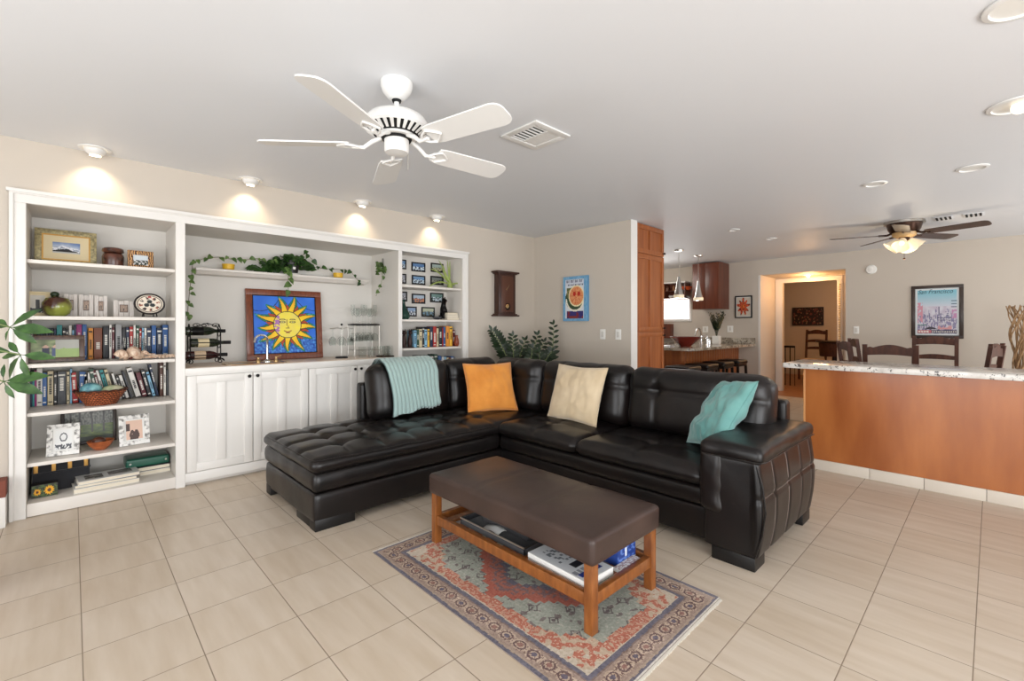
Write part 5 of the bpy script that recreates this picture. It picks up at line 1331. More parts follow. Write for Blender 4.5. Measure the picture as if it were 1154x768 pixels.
def wine_bottle(x0, y, z, lab, mt_b, mt_l, neck_mt='black_knob', r=.037):
    t = thing('wine_bottle', lab, 'bottle', (x0, y, z), 0, 'wine bottles lying in the iron rack')
    obj('bottle_glass', MB().lathe([(0, 0), (r*.9, .0), (r, .008), (r, .17), (r*.85, .195), (r*.45, .225), (.0145, .235), (.0145, .30), (0, .30)], (x0, y, z), 28, (1, 0, 0), cap=False), mt_b, t)
    obj('label', MB().lathe([(r+.0006, .06), (r+.0006, .14)], (x0, y, z), 28, (1, 0, 0), cap=False), mt_l, t)
    obj('foil_neck', MB().lathe([(.0152, .245), (.0152, .302), (0, .302)], (x0, y, z), 18, (1, 0, 0), cap=False), neck_mt, t)
wine_bottle(wx-.14, WY, zsb[2]-.002, 'dark wine bottle on the top tier of the iron rack', 'wine_glass_green', 'black_knob')
wine_bottle(wx-.10, WY, zsb[1]-.002, 'green wine bottle with cream label on the middle tier', 'wine_glass_green', 'label_cream')
wine_bottle(wx-.125, WY, zsb[0]-.002, 'dark red wine bottle on the lowest tier of the rack', 'wine_red_dark', 'label_tan')
# bar sink faucet
P = onY(302, 402.5, 4.55); fx_, fy_ = P.x, 4.57
t = thing('bar_faucet', 'arched polished bar faucet with two handles before the sun painting', 'faucet', (fx_, fy_, CT))
b = MB(); b.lathe([(.035, 0), (.034, .01), (.018, .022), (.014, .03)], (fx_, fy_, CT), 20)
tp = [(fx_, fy_, CT+.02), (fx_, fy_, CT+.16), (fx_-.004, fy_-.005, CT+.195)]+[(fx_-.055+.055*math.cos(a), fy_-.01-.02*a/3, CT+.20+.05*math.sin(a)) for a in [i*PI/8 for i in range(0, 8)]]+[(fx_-.115, fy_-.04, CT+.185)]
b.tube(tp, [.010]*len(tp), 12); obj('spout', b, 'brass_warm' if False else 'metal_chrome', t)
for s_ in (-1, 1):
    b = MB(); b.lathe([(.02, 0), (.018, .02), (.010, .03), (.012, .05), (0, .052)], (fx_+s_*.075, fy_, CT), 16); b.tube([(fx_+s_*.075, fy_, CT+.045), (fx_+s_*.115, fy_-.02, CT+.058)], [.006, .004], 8); obj('handle', b, 'brass_warm', t)
P1 = onY(253, 404, 4.5); sx0, sx1 = P1.x, fx_+.12
t = thing('bar_sink', 'shallow bar sink with warm metal rim in the counter', 'sink', ((sx0+sx1)/2, 4.5, CT))
b = MB(); b.tube([(sx0+.04, 4.40, CT+.003), (sx1-.04, 4.40, CT+.003), (sx1, 4.43, CT+.003), (sx1, 4.60, CT+.003), (sx1-.04, 4.63, CT+.003), (sx0+.04, 4.63, CT+.003), (sx0, 4.60, CT+.003), (sx0, 4.43, CT+.003)], .004, 6, closed=True); obj('rim', b, 'brass_warm', t)
obj('basin', MB().box(sx0+.004, sx1-.004, 4.404, 4.626, CT+.0002, CT+.0018), 'brushed_nickel', t)
# stemware
def glass_prof(kind):
    if kind == 'wine': return [(.032, 0), (.031, .002), (.004, .006), (.0035, .075), (.012, .085), (.030, .105), (.036, .135), (.030, .17), (.0288, .17), (.0345, .135), (.028, .107), (.010, .088), (0, .086)]
    if kind == 'flute': return [(.028, 0), (.027, .002), (.0035, .006), (.003, .08), (.012, .095), (.021, .15), (.019, .21), (.018, .21), (.0195, .15), (.011, .098), (0, .095)]
    return [(0, 0), (.030, 0), (.034, .005), (.038, .11), (.0365, .11), (.0325, .012), (0, .010)]
GM = {}
def glass(kind, x, y, z, lab, grp, flip=False):
    if kind not in GM:
        mb = MB(); mb.lathe(glass_prof(kind), (0, 0, 0), 20, cap=False); o = obj('drinking_glass' if kind == 'tumbler' else kind+'_glass', mb, 'thin_glass'); GM[kind] = o.data; new = o
    else:
        new = bpy.data.objects.new('drinking_glass' if kind == 'tumbler' else kind+'_glass', GM[kind]); C.objects.link(new)
    new.location = (x, y, z)
    if flip: new.rotation_euler = (PI, 0, 0)
    tag(new, lab, 'glass', grp); return new
P = onY(385, 401, 4.66); tx, ty = P.x, 4.66
t = thing('stemware_tree', 'metal stemware tree on a dark round base in the bar niche', 'glass holder', (tx, ty, CT))
obj('stand_base', MB().lathe([(.062, 0), (.062, .012), (.05, .018), (0, .018)], (tx, ty, CT), 28), 'black_knob', t)
obj('pole', MB().cyl((tx, ty, CT+.016), (tx, ty, CT+.335), .005), 'brushed_nickel', t)
obj('finial', MB().sphere((tx, ty, CT+.345), .012), 'black_knob', t)
for k in range(6):
    a = k*PI/3+.2; q = Vector((math.cos(a), math.sin(a), 0)); b = MB()
    b.tube([(tx, ty, CT+.30), Vector((tx, ty, CT+.312))+q*.05, Vector((tx, ty, CT+.305))+q*.125], .003, 6); obj('arm', b, 'brushed_nickel', t)
    g_ = Vector((tx, ty, CT+.302))+q*.10; glass('wine', g_.x, g_.y, g_.z, 'wine glass hanging upside down from the metal stemware tree', 'wine glasses hanging on the stemware tree', True)
P = onY(414, 401, 4.72); rx, ry = P.x, 4.74
t = thing('glass_shelf_rack', 'two-tier wire rack holding stemware in the niche corner', 'rack', (rx, ry, CT))
b = MB()
for x_ in (rx-.17, rx+.11):
    for y_ in (ry-.08, ry+.08): b.tube([(x_, y_, CT+.001), (x_, y_, CT+.345)], .0035, 6)
for z_ in (.07, .34): b.tube([(rx-.17, ry-.08, CT+z_), (rx+.11, ry-.08, CT+z_), (rx+.11, ry+.08, CT+z_), (rx-.17, ry+.08, CT+z_)], .0035, 6, closed=True)
obj('rack_frame', b, 'brushed_nickel', t)
obj('rack_shelf', MB().box(rx-.175, rx+.115, ry-.085, ry+.085, CT+.338, CT+.352, .002), 'black_knob', t)
for i in range(4):
    for j in range(2): glass('wine', rx-.13+.068*i, ry-.045+.09*j, CT+.336, 'wine glass hanging under the dark rack shelf', 'wine glasses hanging under the rack shelf', True)
for i in range(4):
    for j in range(2): glass('flute' if (i+j) % 2 else 'wine', rx-.135+.07*i, ry-.045+.09*j, CT+.3525, 'stemmed glass standing on top of the dark rack shelf', 'stemmed glasses standing on the rack shelf')
P = onY(427, 402, 4.55); 
s = obj('oval_tray', MB().lathe([(.0, 0), (.13, .0), (.145, .012), (.141, .014), (.127, .006), (0, .006)], (0, 0, 0), 36), 'bronze_dark'); s.location = (rx+.15, 4.53, CT); s.scale = (1, .7, 1); tag(s, 'oval dark tray carrying tumblers on the bar counter', 'tray')
for i, (dx_, dy_) in enumerate(((-.085, 0), (-.01, .03), (0, -.045), (.07, .01))): glass('tumbler', rx+.15+dx_, 4.53+dy_, CT+.0065, 'clear tumbler on the oval dark tray', 'tumblers on the oval tray')
for i, (dx_, dy_) in enumerate(((-.07, -.13), (.03, -.14))): glass('tumbler', rx+dx_-.04, ry+dy_+.0, CT+.0005, 'clear tumbler on the counter in front of the wire rack', 'tumblers before the wire rack')

# ================================================================ PLANTS
def leaf_mesh(mb, p, dirv, nrm, L_, W_, heart=False, curl=.15):
    d = Vector(dirv).normalized(); n = Vector(nrm); n = (n-d*n.dot(d)).normalized(); s = d.cross(n); p = Vector(p)
    if heart: prof = [(-.12, .30), (0, .46), (.25, .5), (.55, .36), (.8, .16), (1, .01)]
    else: prof = [(0, .03), (.2, .32), (.45, .5), (.7, .4), (.9, .16), (1, .01)]
    rows = []
    for k, w in prof:
        c = p+d*L_*k-n*curl*L_*max(0, k)**2; rows.append((mb.bm.verts.new(c-s*w*W_+n*w*W_*.25), mb.bm.verts.new(c), mb.bm.verts.new(c+s*w*W_+n*w*W_*.25)))
    for a, c in zip(rows, rows[1:]):
        for j in range(2): mb._tag([mb.bm.faces.new((a[j], a[j+1], c[j+1], c[j]))])
VIEW = Vector((CA, SA, 0))
def vine(pts, nl, L_, lab_parent, mt='leaf_pothos', stem='stem_brown', r=.0022, n_leaf='vine_leaves', spread=1, seed=1):
    pts = [Vector(p) for p in pts]; rr_ = random.Random(seed); b = MB(); b.tube(pts, r, 6); obj('vine_stem', b, stem, lab_parent)
    b = MB(); segs = [(pts[i+1]-pts[i]).length for i in range(len(pts)-1)]; tot = sum(segs)
    for k in range(nl):
        q = tot*(k+.5+rr_.uniform(-.2, .2))/nl; i = 0
        while i < len(segs)-1 and q > segs[i]: q -= segs[i]; i += 1
        p = pts[i].lerp(pts[i+1], min(1, q/segs[i])); s = L_*rr_.uniform(.7, 1.15)
        off = Vector((rr_.uniform(-1, 1), -.7, rr_.uniform(-.4, .8)))*.018*spread
        b.tube([p, p+off], .001, 4)
        leaf_mesh(b, p+off, Vector((rr_.uniform(-.7, .7), -.25, -rr_.uniform(.2, 1))), Vector((rr_.uniform(-.5, .5), -1, rr_.uniform(.1, .7))), s, s*.85, True)
    o = obj('foliage', b, mt, lab_parent, angle=180); o['kind'] = 'stuff'
VY = FSY+.05
P = onY(330, 298, VY); py_ = FSY+.085; pz = FSZ+.001
t = thing('potted_pothos', 'trailing pothos in a black pot on the floating shelf', 'potted plant', (P.x, py_, pz))
obj('pot', MB().lathe([(.055, .008), (.075, .13), (.078, .14), (.070, .14), (.062, .11), (0, .11)], (P.x, py_, pz), 28), 'pot_black', t)
obj('saucer', MB().lathe([(.0, 0), (.07, 0), (.085, .012), (.08, .012), (.066, .004), (0, .004)], (P.x, py_, pz), 28), 'pot_white', t)
obj('pot_label', MB().box(P.x-.012, P.x+.014, py_-.0735, py_-.068, pz+.05, pz+.075, .001), 'pot_white', t)
b = MB(); rr_ = random.Random(4)
for i in range(190):
    a = rr_.uniform(0, 2*PI); r_ = rr_.uniform(.01, .17)**1; x_ = P.x-.085+r_*1.5*math.cos(a)*1.1; y_ = py_+r_*.6*math.sin(a); z_ = pz+.10+.085*(1-(r_/.17)**2)+rr_.uniform(-.045, .02)
    if y_ > NB_M-.03: y_ = NB_M-.03
    if x_ < P.x-.04: z_ -= .07*min(1, (P.x-.04-x_)/.12)
    z_ = max(z_, pz+.035)
    leaf_mesh(b, (x_, y_, z_), (math.cos(a), -.4+math.sin(a)*.4, rr_.uniform(-.7, .2)), (rr_.uniform(-.4, .4), -1, rr_.uniform(.3, 1)), .06, .052, True)
o = obj('foliage', b, 'leaf_green', t, angle=180); o['kind'] = 'stuff'
def Y_(u, v, d=0): return onY(u, v, VY-d)
vine([Y_(312, 294), Y_(300, 294.5), Y_(288, 291.5), Y_(278, 293), Y_(262, 292.5), Y_(248, 290), Y_(232, 291), Y_(222, 294), Y_(217, 297, .07), Y_(216, 310, .07), Y_(214, 325, .07), Y_(212, 345, .07), Y_(211, 362, .07)], 24, .047, t, seed=3)
vine([Y_(325, 299, .06), Y_(325, 310, .07), Y_(324.5, 322, .07), Y_(325.5, 331, .07)], 5, .07, t, seed=6)
vine([Y_(338, 290), Y_(344, 294), Y_(352, 301), Y_(362, 302.5), Y_(375, 303.5), Y_(388, 304), Y_(395, 306, .06), Y_(401, 313, .07), Y_(406, 320, .07), Y_(410, 321, .07)], 13, .05, t, mt='leaf_green', seed=9)
vine([Y_(338, 291), Y_(345, 284), Y_(350, 291), Y_(356, 296)], 4, .055, t, mt='leaf_green', seed=12)
for (u, v, lab) in ((258, 293, 'yellow toy-sized cup on the left half of the floating shelf'), (382, 302, 'yellow cup on the right half of the floating shelf')):
    q = onY(u, v, VY); s = obj('yellow_cup', MB().lathe([(.03, 0), (.046, .01), (.052, .055), (.047, .055), (.042, .012), (0, .01)], (q.x, VY+.02, FSZ), 20), 'pot_yellow'); tag(s, lab, 'cup'); set_origin(s, (q.x, VY+.02, FSZ+.0005))
P = onY(422, 303, NB_M-.18)
t = thing('wall_vase_cutting', 'leafy cutting in a slim wall-hung glass tube at the niche corner', 'plant', (X1-.0 if False else 2.47, NB_M-.3, P.z-.05))
q0 = onY(422, 300, 4.66); q0.x = 2.47
b = MB(); b.lathe([(0, -.06), (.016, -.055), (.016, .05), (.014, .05), (.014, -.05), (0, -.052)], (2.468, 4.66, q0.z), 16, cap=False); obj('glass_tube', b, 'thin_glass', t)
b = MB(); b.tube([(2.485, 4.66, q0.z-.03), (2.485, 4.66, q0.z+.09)], .003, 6); b.tube([(2.468, 4.66, q0.z+.05), (2.475, 4.66, q0.z+.09), (2.488, 4.66, q0.z+.09)], .002, 6); obj('hanger', b, 'wrought_iron', t)
vine([(2.468, 4.66, q0.z+.03), (2.45, 4.63, q0.z-.02), (2.455, 4.62, q0.z-.1), (2.44, 4.62, q0.z-.2), (2.40, 4.62, q0.z-.28), (2.38, 4.62, q0.z-.33)], 4, .05, t, stem='stem_green', seed=2)
b = MB(); rr_ = random.Random(8)
for i in range(26):
    a = rr_.uniform(0, 2*PI); leaf_mesh(b, (2.455+.035*math.cos(a), 4.64+.04*math.sin(a), q0.z+rr_.uniform(-.09, .05)), (math.cos(a), -.5, rr_.uniform(-.6, .5)), (rr_.uniform(-.4, .4), -1, .5), .055, .045, True)
o = obj('foliage', b, 'leaf_pothos', t, angle=180); o['kind'] = 'stuff'

# ZZ plant in the corner behind the sofa
zx, zy = 4.0, 4.0
t = thing('zz_plant', 'dark glossy-leaved ZZ plant rising behind the sofa corner', 'potted plant', (zx, zy, 0))
obj('pot', MB().lathe([(.14, 0), (.19, .30), (.20, .32), (.185, .32), (.175, .28), (0, .28)], (zx, zy, 0), 32), 'pot_white', t)
obj('soil', MB().lathe([(0, .285), (.17, .285)], (zx, zy, 0), 24), 'soil', t)
def zz_stem(tip, sag, n, L_=.075, seed=0, base=None):
    rr_ = random.Random(seed); p0 = Vector(base or (zx+rr_.uniform(-.06, .06), zy+rr_.uniform(-.06, .06), .28)); tip = Vector(tip); N_ = 18
    pts = [p0.lerp(tip, (i/N_))+Vector(sag)*math.sin(PI*(i/N_))+Vector((0, 0, 1))*.0 for i in range(N_+1)]
    b = MB(); b.tube(pts, [.009*(1-i/N_)+.003 for i in range(N_+1)], 8); obj('stem', b, 'stem_green', t)
    b = MB()
    for k in range(n):
        q = .38+.62*k/(n-1) if n > 1 else 1; i = min(N_-1, int(q*N_)); p = pts[i].lerp(pts[i+1], q*N_-i); tt = (pts[i+1]-pts[i]).normalized(); sd = tt.cross(VIEW).normalized()
        s = (1 if k % 2 else -1); s_ = L_*rr_.uniform(.85, 1.1)*(1-.35*max(0, q-.7)/.3)
        leaf_mesh(b, p, sd*s*.9+tt*.55+VIEW*rr_.uniform(-.3, .3), -VIEW+Vector((0, 0, .5)), s_, s_*.5, curl=.1)
    leaf_mesh(b, pts[-1], tt, -VIEW, L_*.7, L_*.3)
    obj('foliage', b, 'leaf_dark', t, angle=180)
zd = zx*CA+zy*SA
for i, ((u, v), sag, n, L_) in enumerate((((555, 373), (0, 0, .10), 26, .10), ((624, 366), (.10, -.10, -.05), 22, .085), ((578, 379), (-.05, 0, .05), 20, .085), ((606, 378), (.0, 0, .03), 18, .09), ((622, 396), (.03, 0, .09), 20, .09), ((613, 386), (0, 0, .05), 18, .09), ((592, 384), (0, .1, .04), 18, .09), ((572, 397), (-.1, 0, .10), 16, .09), ((600, 392), (0, -.05, .04), 18, .09), ((585, 394), (0, -.05, .04), 16, .09), ((608, 398), (0, -.1, .05), 16, .09))):
    zz_stem(atD(u, v, zd+(.15 if i % 2 else -.1)), sag, n, L_*1.2, i)

# schefflera at the left edge
sp_ = atD(-88, 380, 2.0); 
t = thing('umbrella_plant', 'green umbrella plant with finger-like leaves at the left edge', 'potted plant', (sp_.x, sp_.y, 0))
obj('pot', MB().lathe([(.12, 0), (.16, .28), (.17, .30), (.155, .30), (.15, .27), (0, .27)], (sp_.x, sp_.y, 0), 28), plain('pot_terracotta', 150, 84, 60, .8), t)
stem_top = Vector((sp_.x, sp_.y, 1.42)); b = MB(); b.tube([(sp_.x, sp_.y, .25), (sp_.x+.02, sp_.y-.01, .7), (sp_.x-.01, sp_.y+.01, 1.1), stem_top], [.014, .012, .010, .006], 8); obj('stem', b, 'stem_brown', t)
obj('soil', MB().lathe([(0, .275), (.145, .275)], (sp_.x, sp_.y, 0), 24), 'soil', t)
RGT = Vector((SA, -CA, 0)); UPV = Vector((0, 0, 1))
def umbrella_leaf(hub, fingers, z_at):
    hub = Vector(hub); b = MB(); p0 = Vector((sp_.x, sp_.y, z_at)); b.tube([p0, p0.lerp(hub, .5)+Vector((0, 0, .03)), hub], .003, 6); obj('petiole', b, 'stem_green', t)
    b = MB()
    for ang, L_ in fingers:
        a = math.radians(ang); d = RGT*math.cos(a)+UPV*math.sin(a)+VIEW*.12; b.tube([hub, hub+d*.018], .0015, 5)
        leaf_mesh(b, hub+d*.015, d, -VIEW+UPV*.6, L_, L_*.36, curl=.12)
    obj('leaf', b, 'leaf_green', t, angle=180)
px2 = 2.0/F_
umbrella_leaf(atD(11, 369, 2.0), ((38, 32*px2), (-5, 38*px2), (-35, 27*px2), (-120, 14*px2), (150, 16*px2), (175, 22*px2)), 1.30)
umbrella_leaf(atD(23, 400, 2.0), ((-5, 30*px2), (140, 20*px2), (185, 24*px2), (-80, 24*px2), (-128, 33*px2)), 1.15)
umbrella_leaf(atD(4, 430, 2.0), ((10, 40*px2), (-20, 36*px2), (-68, 18*px2), (100, 16*px2), (170, 20*px2), (220, 16*px2)), 1.02)
umbrella_leaf(atD(-30, 395, 2.05), ((0, .12), (60, .12), (120, .12), (180, .12), (240, .12), (300, .12)), 1.2)
umbrella_leaf(atD(-130, 370, 2.1), ((0, .12), (60, .12), (120, .12), (180, .12), (240, .12), (300, .12)), 1.35)

# ================================================================ WALL CLOCK, CANVAS, POSTERS
P, Q = onY(560, 308, YW-.06), onY(578.5, 356, YW-.06); w = Q.x-P.x; xc = (P.x+Q.x)/2; zb_, zt_ = 1.375, 1.945
t = thing('wall_clock', 'dark wooden pendulum wall clock in a flared case on the beige wall', 'clock', (xc, YW, zb_))
b = MB(); b.box(xc-w/2, xc+w/2, YW-.10, YW-.012, zb_+.03, zt_-.03, .003); obj('case', b, 'clock_wood', t)
b = MB(); b.box(xc-w/2-.045, xc+w/2+.045, YW-.13, YW-.001, zt_-.022, zt_, .004); b.box(xc-w/2-.02, xc+w/2+.02, YW-.115, YW-.001, zt_-.034, zt_-.022, .003); obj('cornice', b, 'clock_wood', t)
b = MB(); b.box(xc-w/2-.045, xc+w/2+.045, YW-.13, YW-.001, zb_, zb_+.02, .004); b.box(xc-w/2-.02, xc+w/2+.02, YW-.115, YW-.001, zb_+.02, zb_+.034, .003); obj('plinth', b, 'clock_wood', t)
b = MB(); b.box(xc-w*.36, xc+w*.36, YW-.104, YW-.1, zb_+.06, zt_-.06, .001); obj('door_panel', b, mat('clock_inner', rgb(84,48,32), .3), t)
b = MB(); b.prism([(xc-.022, YW-.107, 1.70), (xc-.018, YW-.107, 1.70), (xc+.03, YW-.107, 1.775), (xc+.026, YW-.107, 1.775)], (0, .002, 0)); b.prism([(xc-.03, YW-.107, 1.71), (xc-.027, YW-.107, 1.71), (xc-.005, YW-.107, 1.745), (xc-.008, YW-.107, 1.745)], (0, .002, 0)); obj('clock_hands', b, 'brass_warm', t)
obj('pendulum_recess', MB().lathe([(0, 0), (.045, 0), (.045, .002), (0, .002)], (xc+.0, YW-.1045, zb_+.125), 24, (0, -1, 0)), 'black_knob', t)
obj('pendulum', MB().lathe([(0, 0), (.030, 0), (.028, .006), (0, .008)], (xc-.01, YW-.107, zb_+.13), 24, (0, -1, 0)), 'brass_warm', t)
# fruit canvas on the back wall
P, Q = onX(636.5, 313, XB), onX(664, 362, XB); cw = P.y-Q.y; chh = P.z-Q.z
def canvas(u, v):
    x, y = u, v
    if u < .10 or u > .86 or v < .06 or v > .93: return mix3((100,156,196), (130,176,206), .5+pn(u, v, 16, 1))
    if v > .80: 
        return (206,212,222)
    c = (214,220,226)
    rr2 = math.hypot((x-.56)/.32, (y-.56)/.24)
    if y < .22 and .16+.05*(.22-y) < x < .84: c = (52,46,110) if pn(u, v, 6, 4) > -.2 else (120,40,50)
    if y < .11 and .16 < x < .84 and pn(u, v, 7, 8) > -.2: c = (130,50,40)
    if math.hypot((x-.48)/.38, (y-.50)/.27) < 1 and y > .2: c = (50,74,50)
    if math.hypot((x-.50)/.36, (y-.49)/.26) > .92 and math.hypot((x-.50)/.38, (y-.49)/.28) < 1 and y < .5: c = (236,230,210)
    if .16 < x < .36 and .52 < y < .74: c = (96,100,60) if pn(u, v, 12, 2) > 0 else (150,140,90)
    if rr2 < 1: c = (238,224,180)
    if rr2 < .88: c = mix3((214,130,84), (226,160,110), .5+pn(u, v, 14, 3))
    if rr2 < .8 and abs(math.sin(math.atan2(y-.56, x-.56)*5)) < .18: c = (190,90,50)
    for ex in (.48, .66):
        if math.hypot((x-ex)/.06, (y-.61)/.05) < 1: c = (184,36,24)
    return c
t = thing('fruit_canvas_picture', 'blue-edged canvas painting of a cut fruit on the beige wall', 'painting', (XB-.001, (P.y+Q.y)/2, Q.z), -PI/2)
m = plain('canvas_edge', 96, 150, 190, .6)
obj('canvas_body', MB().box(-cw/2, cw/2, -.035, 0, 0, chh, .003), m, t, world=False)
raster('painted_face', cw-.004, chh-.004, 50, 90, canvas, 'art_paint', t, y=-.0356, z0=.002)
def hl(name, s, size, x, z, mt_, par, sh=0, y=-.0362): return text_mesh(name, s, size, mt_, par, Matrix.Translation((x, y, z)) @ STAND, .0003, 'CENTER', sh)
plain('ink_navy', 40, 44, 84, .5)
b = MB(); rr_ = random.Random(3)      # two lines of brushed, unreadable lettering
def brush_line(z0, h, x0, x1, n):
    w_ = (x1-x0)/n
    for i in range(n):
        xa_ = x0+w_*i+w_*.15; xb_ = x0+w_*(i+1)-w_*.15; k = i % 4; yy = -.0366
        b.prism([(xa_, yy, z0), (xa_+.008, yy, z0), (xa_+.010, yy, z0+h), (xa_+.002, yy, z0+h)], (0, .0006, 0))
        if k != 1: b.prism([(xa_+.004, yy, z0+h*(.8 if k else 0)), (xb_, yy, z0+h*(.85 if k else .05)), (xb_, yy, z0+h*(.95 if k else .18)), (xa_+.004, yy, z0+h*(.95 if k else .15))], (0, .0006, 0))
        if k in (0, 2): b.prism([(xb_-.008, yy, z0), (xb_, yy, z0), (xb_, yy, z0+h*.9), (xb_-.008, yy, z0+h*.9)], (0, .0006, 0))
brush_line(chh*.86, chh*.06, -cw*.36, cw*.34, 8); brush_line(chh*.79, chh*.035, -cw*.30, cw*.34, 9)
obj('painted_lettering', b, 'ink_navy', t, world=False)

# city poster on the far wall
P, Q = onX(1027, 323, XF-.02), onX(1086, 382, XF-.02); pw, ph_ = P.y-Q.y, P.z-Q.z
def citymap(u, v):
    if u < .05 or u > .95 or v < .035 or v > .965: return (206,212,214)
    sky = mix3((214,206,216), (118,182,198), max(0, min(1, (v-.55)*2.6)))
    c = sky
    if v < .62:
        c = mix3((190,180,196), (206,206,214), .5+pn(u, v, 11, 3))
        k = math.floor(u*26); hh = .40+.17*abs(mnoise.noise(Vector((k*1.7, 2, 0))))*2
        if v < hh and pn(u*2, v, 14, 7) > .02: c = (132,126,160)
        if v < hh and (int(v*80) % 3 == 0) and pn(u, v, 18, 2) > .1: c = (90,92,120)
    if abs(u-.55) < .006+.03*max(0, (.62-v)) and .42 < v < .74: c = (84,84,116)
    if u < .17 and v < .70 and v > .27 and pn(u, v, 16, 5) > -.15: c = (200,136,152)
    if u > .84 and .36 < v < .58 and pn(u, v, 13, 5) > -.1: c = (186,130,170)
    if u > .82 and .58 < v < .78 and int(v*46) % 3 == 0: c = (70,90,110)
    if .5 < u < .82 and (.36 < v < .372 or .32 < v < .33): c = (50,52,70)
    if .58 < u < .8 and .22 < v < .33 and pn(u, v, 14, 8) > .1: c = (110,104,130)
    if .2 < u < .52 and .125 < v < .125+.055*math.sin(PI*(u-.2)/.32): c = (52,44,58)
    if .52 < u < .84 and .125 < v < .2 and pn(u, v, 12, 2) > -.1: c = (206,146,148)
    if .06 < u < .26 and .21 < v < .225: c = (70,120,110)
    if .05 < u < .95 and .045 < v < .105: c = (56,50,78) if u > .38 else (190,110,116)
    return c
t = picture('city_poster', 'black framed San Francisco travel poster on the far wall', 'poster', (XF-.001, (P.y+Q.y)/2, Q.z), -PI/2, pw, ph_, .045, .02, 'frame_dark', citymap, 80, 110, 0, 'paper_white')
plain('ink_teal', 24, 62, 74, .5)
text_mesh('poster_title', 'San Francisco', .088, 'ink_teal', t, Matrix.Translation((-.02, -.0116, ph_*.845)) @ STAND @ Matrix.Diagonal((.78, 1, 1, 1)), .0004, 'CENTER', .35)
b = MB()
for i in range(12): b.box(-.05+.022*i, -.05+.022*i+.013, -.0116, -.011, ph_*.115, ph_*.135)
for i in range(4): b.box(-.2+.03*i, -.2+.03*i+.022, -.0116, -.011, ph_*.112, ph_*.14)
obj('poster_caption', b, 'ink_light', t, world=False)
# flower print in the kitchen
P, Q = onX(828.5, 334, XF), onX(848, 358.5, XF); pw, ph_ = P.y-Q.y, P.z-Q.z
def flower(u, v):
    x, y = (u-.48)*2, (v-.52)*2; r = math.hypot(x, y); a = math.atan2(y, x)
    R_ = .75+.22*math.sin(a*9)+.1*math.sin(a*5)
    if r < R_*.35: return (150,40,24) if pn(u, v, 14, 1) > 0 else (224,120,50)
    if r < R_: return (206,84,44) if pn(u, v, 12, 2) > -.15 else (100,36,28)
    return (206,196,180)
picture('flower_print', 'black framed print of an orange flower beside the kitchen cabinet', 'painting', (XF-.001, (P.y+Q.y)/2, Q.z), -PI/2, pw, ph_, .022, .02, 'black_knob', flower, 40, 50, .012, 'paper_white')

# ================================================================ KITCHEN COUNTER THINGS, PENDANTS, STOOLS
KZ = .9255
def onZk(u, v): return onZ(u, v, KZ)
p = onY(776, 385, 3.4)
t = thing('red_bowl', 'glossy dark red bowl on the kitchen counter', 'bowl', (p.x, 3.45, KZ))
obj('bowl_body', MB().lathe([(.09, 0), (.10, .015), (.19, .10), (.255, .155), (.245, .155), (.18, .10), (.09, .025), (0, .02)], (p.x, 3.45, KZ), 36), 'red_glaze', t)
p = onY(756, 387, 3.6)
s = obj('cutting_board', MB().box(-.2, .2, -.14, .14, 0, .02, .005), 'pot_white'); s.location = (6.75, 3.72, KZ); tag(s, 'white board lying at the left end of the kitchen counter', 'cutting board')
p = onY(790, 388, 3.6); kx, ky = p.x, 3.6
t = thing('kitchen_faucet', 'curved chrome kitchen faucet beside the red bowl', 'faucet', (kx, ky, KZ))
b = MB(); b.lathe([(.035, 0), (.03, .02), (.022, .06), (.022, .10)], (kx, ky, KZ), 16); tp = [(kx, ky, KZ+.08)]+[(kx-.10+.12*math.cos(a), ky+.0, KZ+.14+.14*math.sin(a)) for a in [i*PI/8 for i in range(8)]]+[(kx-.225, ky, KZ+.16)]; b.tube(tp, .016, 10); obj('spout', b, 'metal_chrome', t)
b = MB(); b.tube([(kx, ky, KZ+.10), (kx+.05, ky-.03, KZ+.17)], [.012, .007], 8); obj('handle', b, 'metal_chrome', t)
for i, (dx_, h_, r_, lab) in enumerate(((.14, .17, .03, 'tall chrome soap dispenser right of the kitchen faucet'), (.22, .12, .028, 'short chrome soap dispenser beside the tall one'))):
    t = thing('soap_dispenser', lab, 'soap dispenser', (kx+dx_, ky-.05, KZ)); obj('bottle', MB().lathe([(r_, 0), (r_, h_*.6), (r_*.4, h_*.7), (r_*.35, h_*.85), (0, h_*.85)], (kx+dx_, ky-.05, KZ), 16), 'metal_chrome', t)
    b = MB(); b.tube([(kx+dx_, ky-.05, KZ+h_*.83), (kx+dx_, ky-.05, KZ+h_), (kx+dx_-.05, ky-.05, KZ+h_-.005)], .006, 6); obj('pump', b, 'metal_chrome', t)
p = onY(807.5, 387, 3.5); hx_, hy_ = p.x, 3.5
t = thing('potted_palm', 'small palm in a square white pot on the kitchen counter', 'potted plant', (hx_, hy_, KZ))
b = MB(); b.prism([(hx_-.06, hy_-.06, KZ), (hx_+.06, hy_-.06, KZ), (hx_+.06, hy_+.06, KZ), (hx_-.06, hy_+.06, KZ)], (0, 0, .15)); bmesh.ops.bevel(b.bm, geom=b.bm.edges[:], offset=.008, segments=2, affect='EDGES'); obj('pot', b, 'pot_white', t)
b = MB(); rr_ = random.Random(11)
for i in range(26):
    a = rr_.uniform(0, 2*PI); l = rr_.uniform(.22, .42); tip = Vector((hx_+l*.55*math.cos(a), hy_+l*.3*math.sin(a), KZ+.15+l)); p0 = Vector((hx_+.02*math.cos(a), hy_, KZ+.14)); pts = arc(p0, tip, (0, 0, .03), 6); b.tube(pts, .002, 4)
    for k in range(2, 7):
        for s_ in (-1, 1): leaf_mesh(b, pts[k], Vector((s_*.8, -.1, .5)), (0, -1, .3), .09, .024)
o = obj('foliage', b, 'leaf_dark', t, angle=180); o['kind'] = 'stuff'
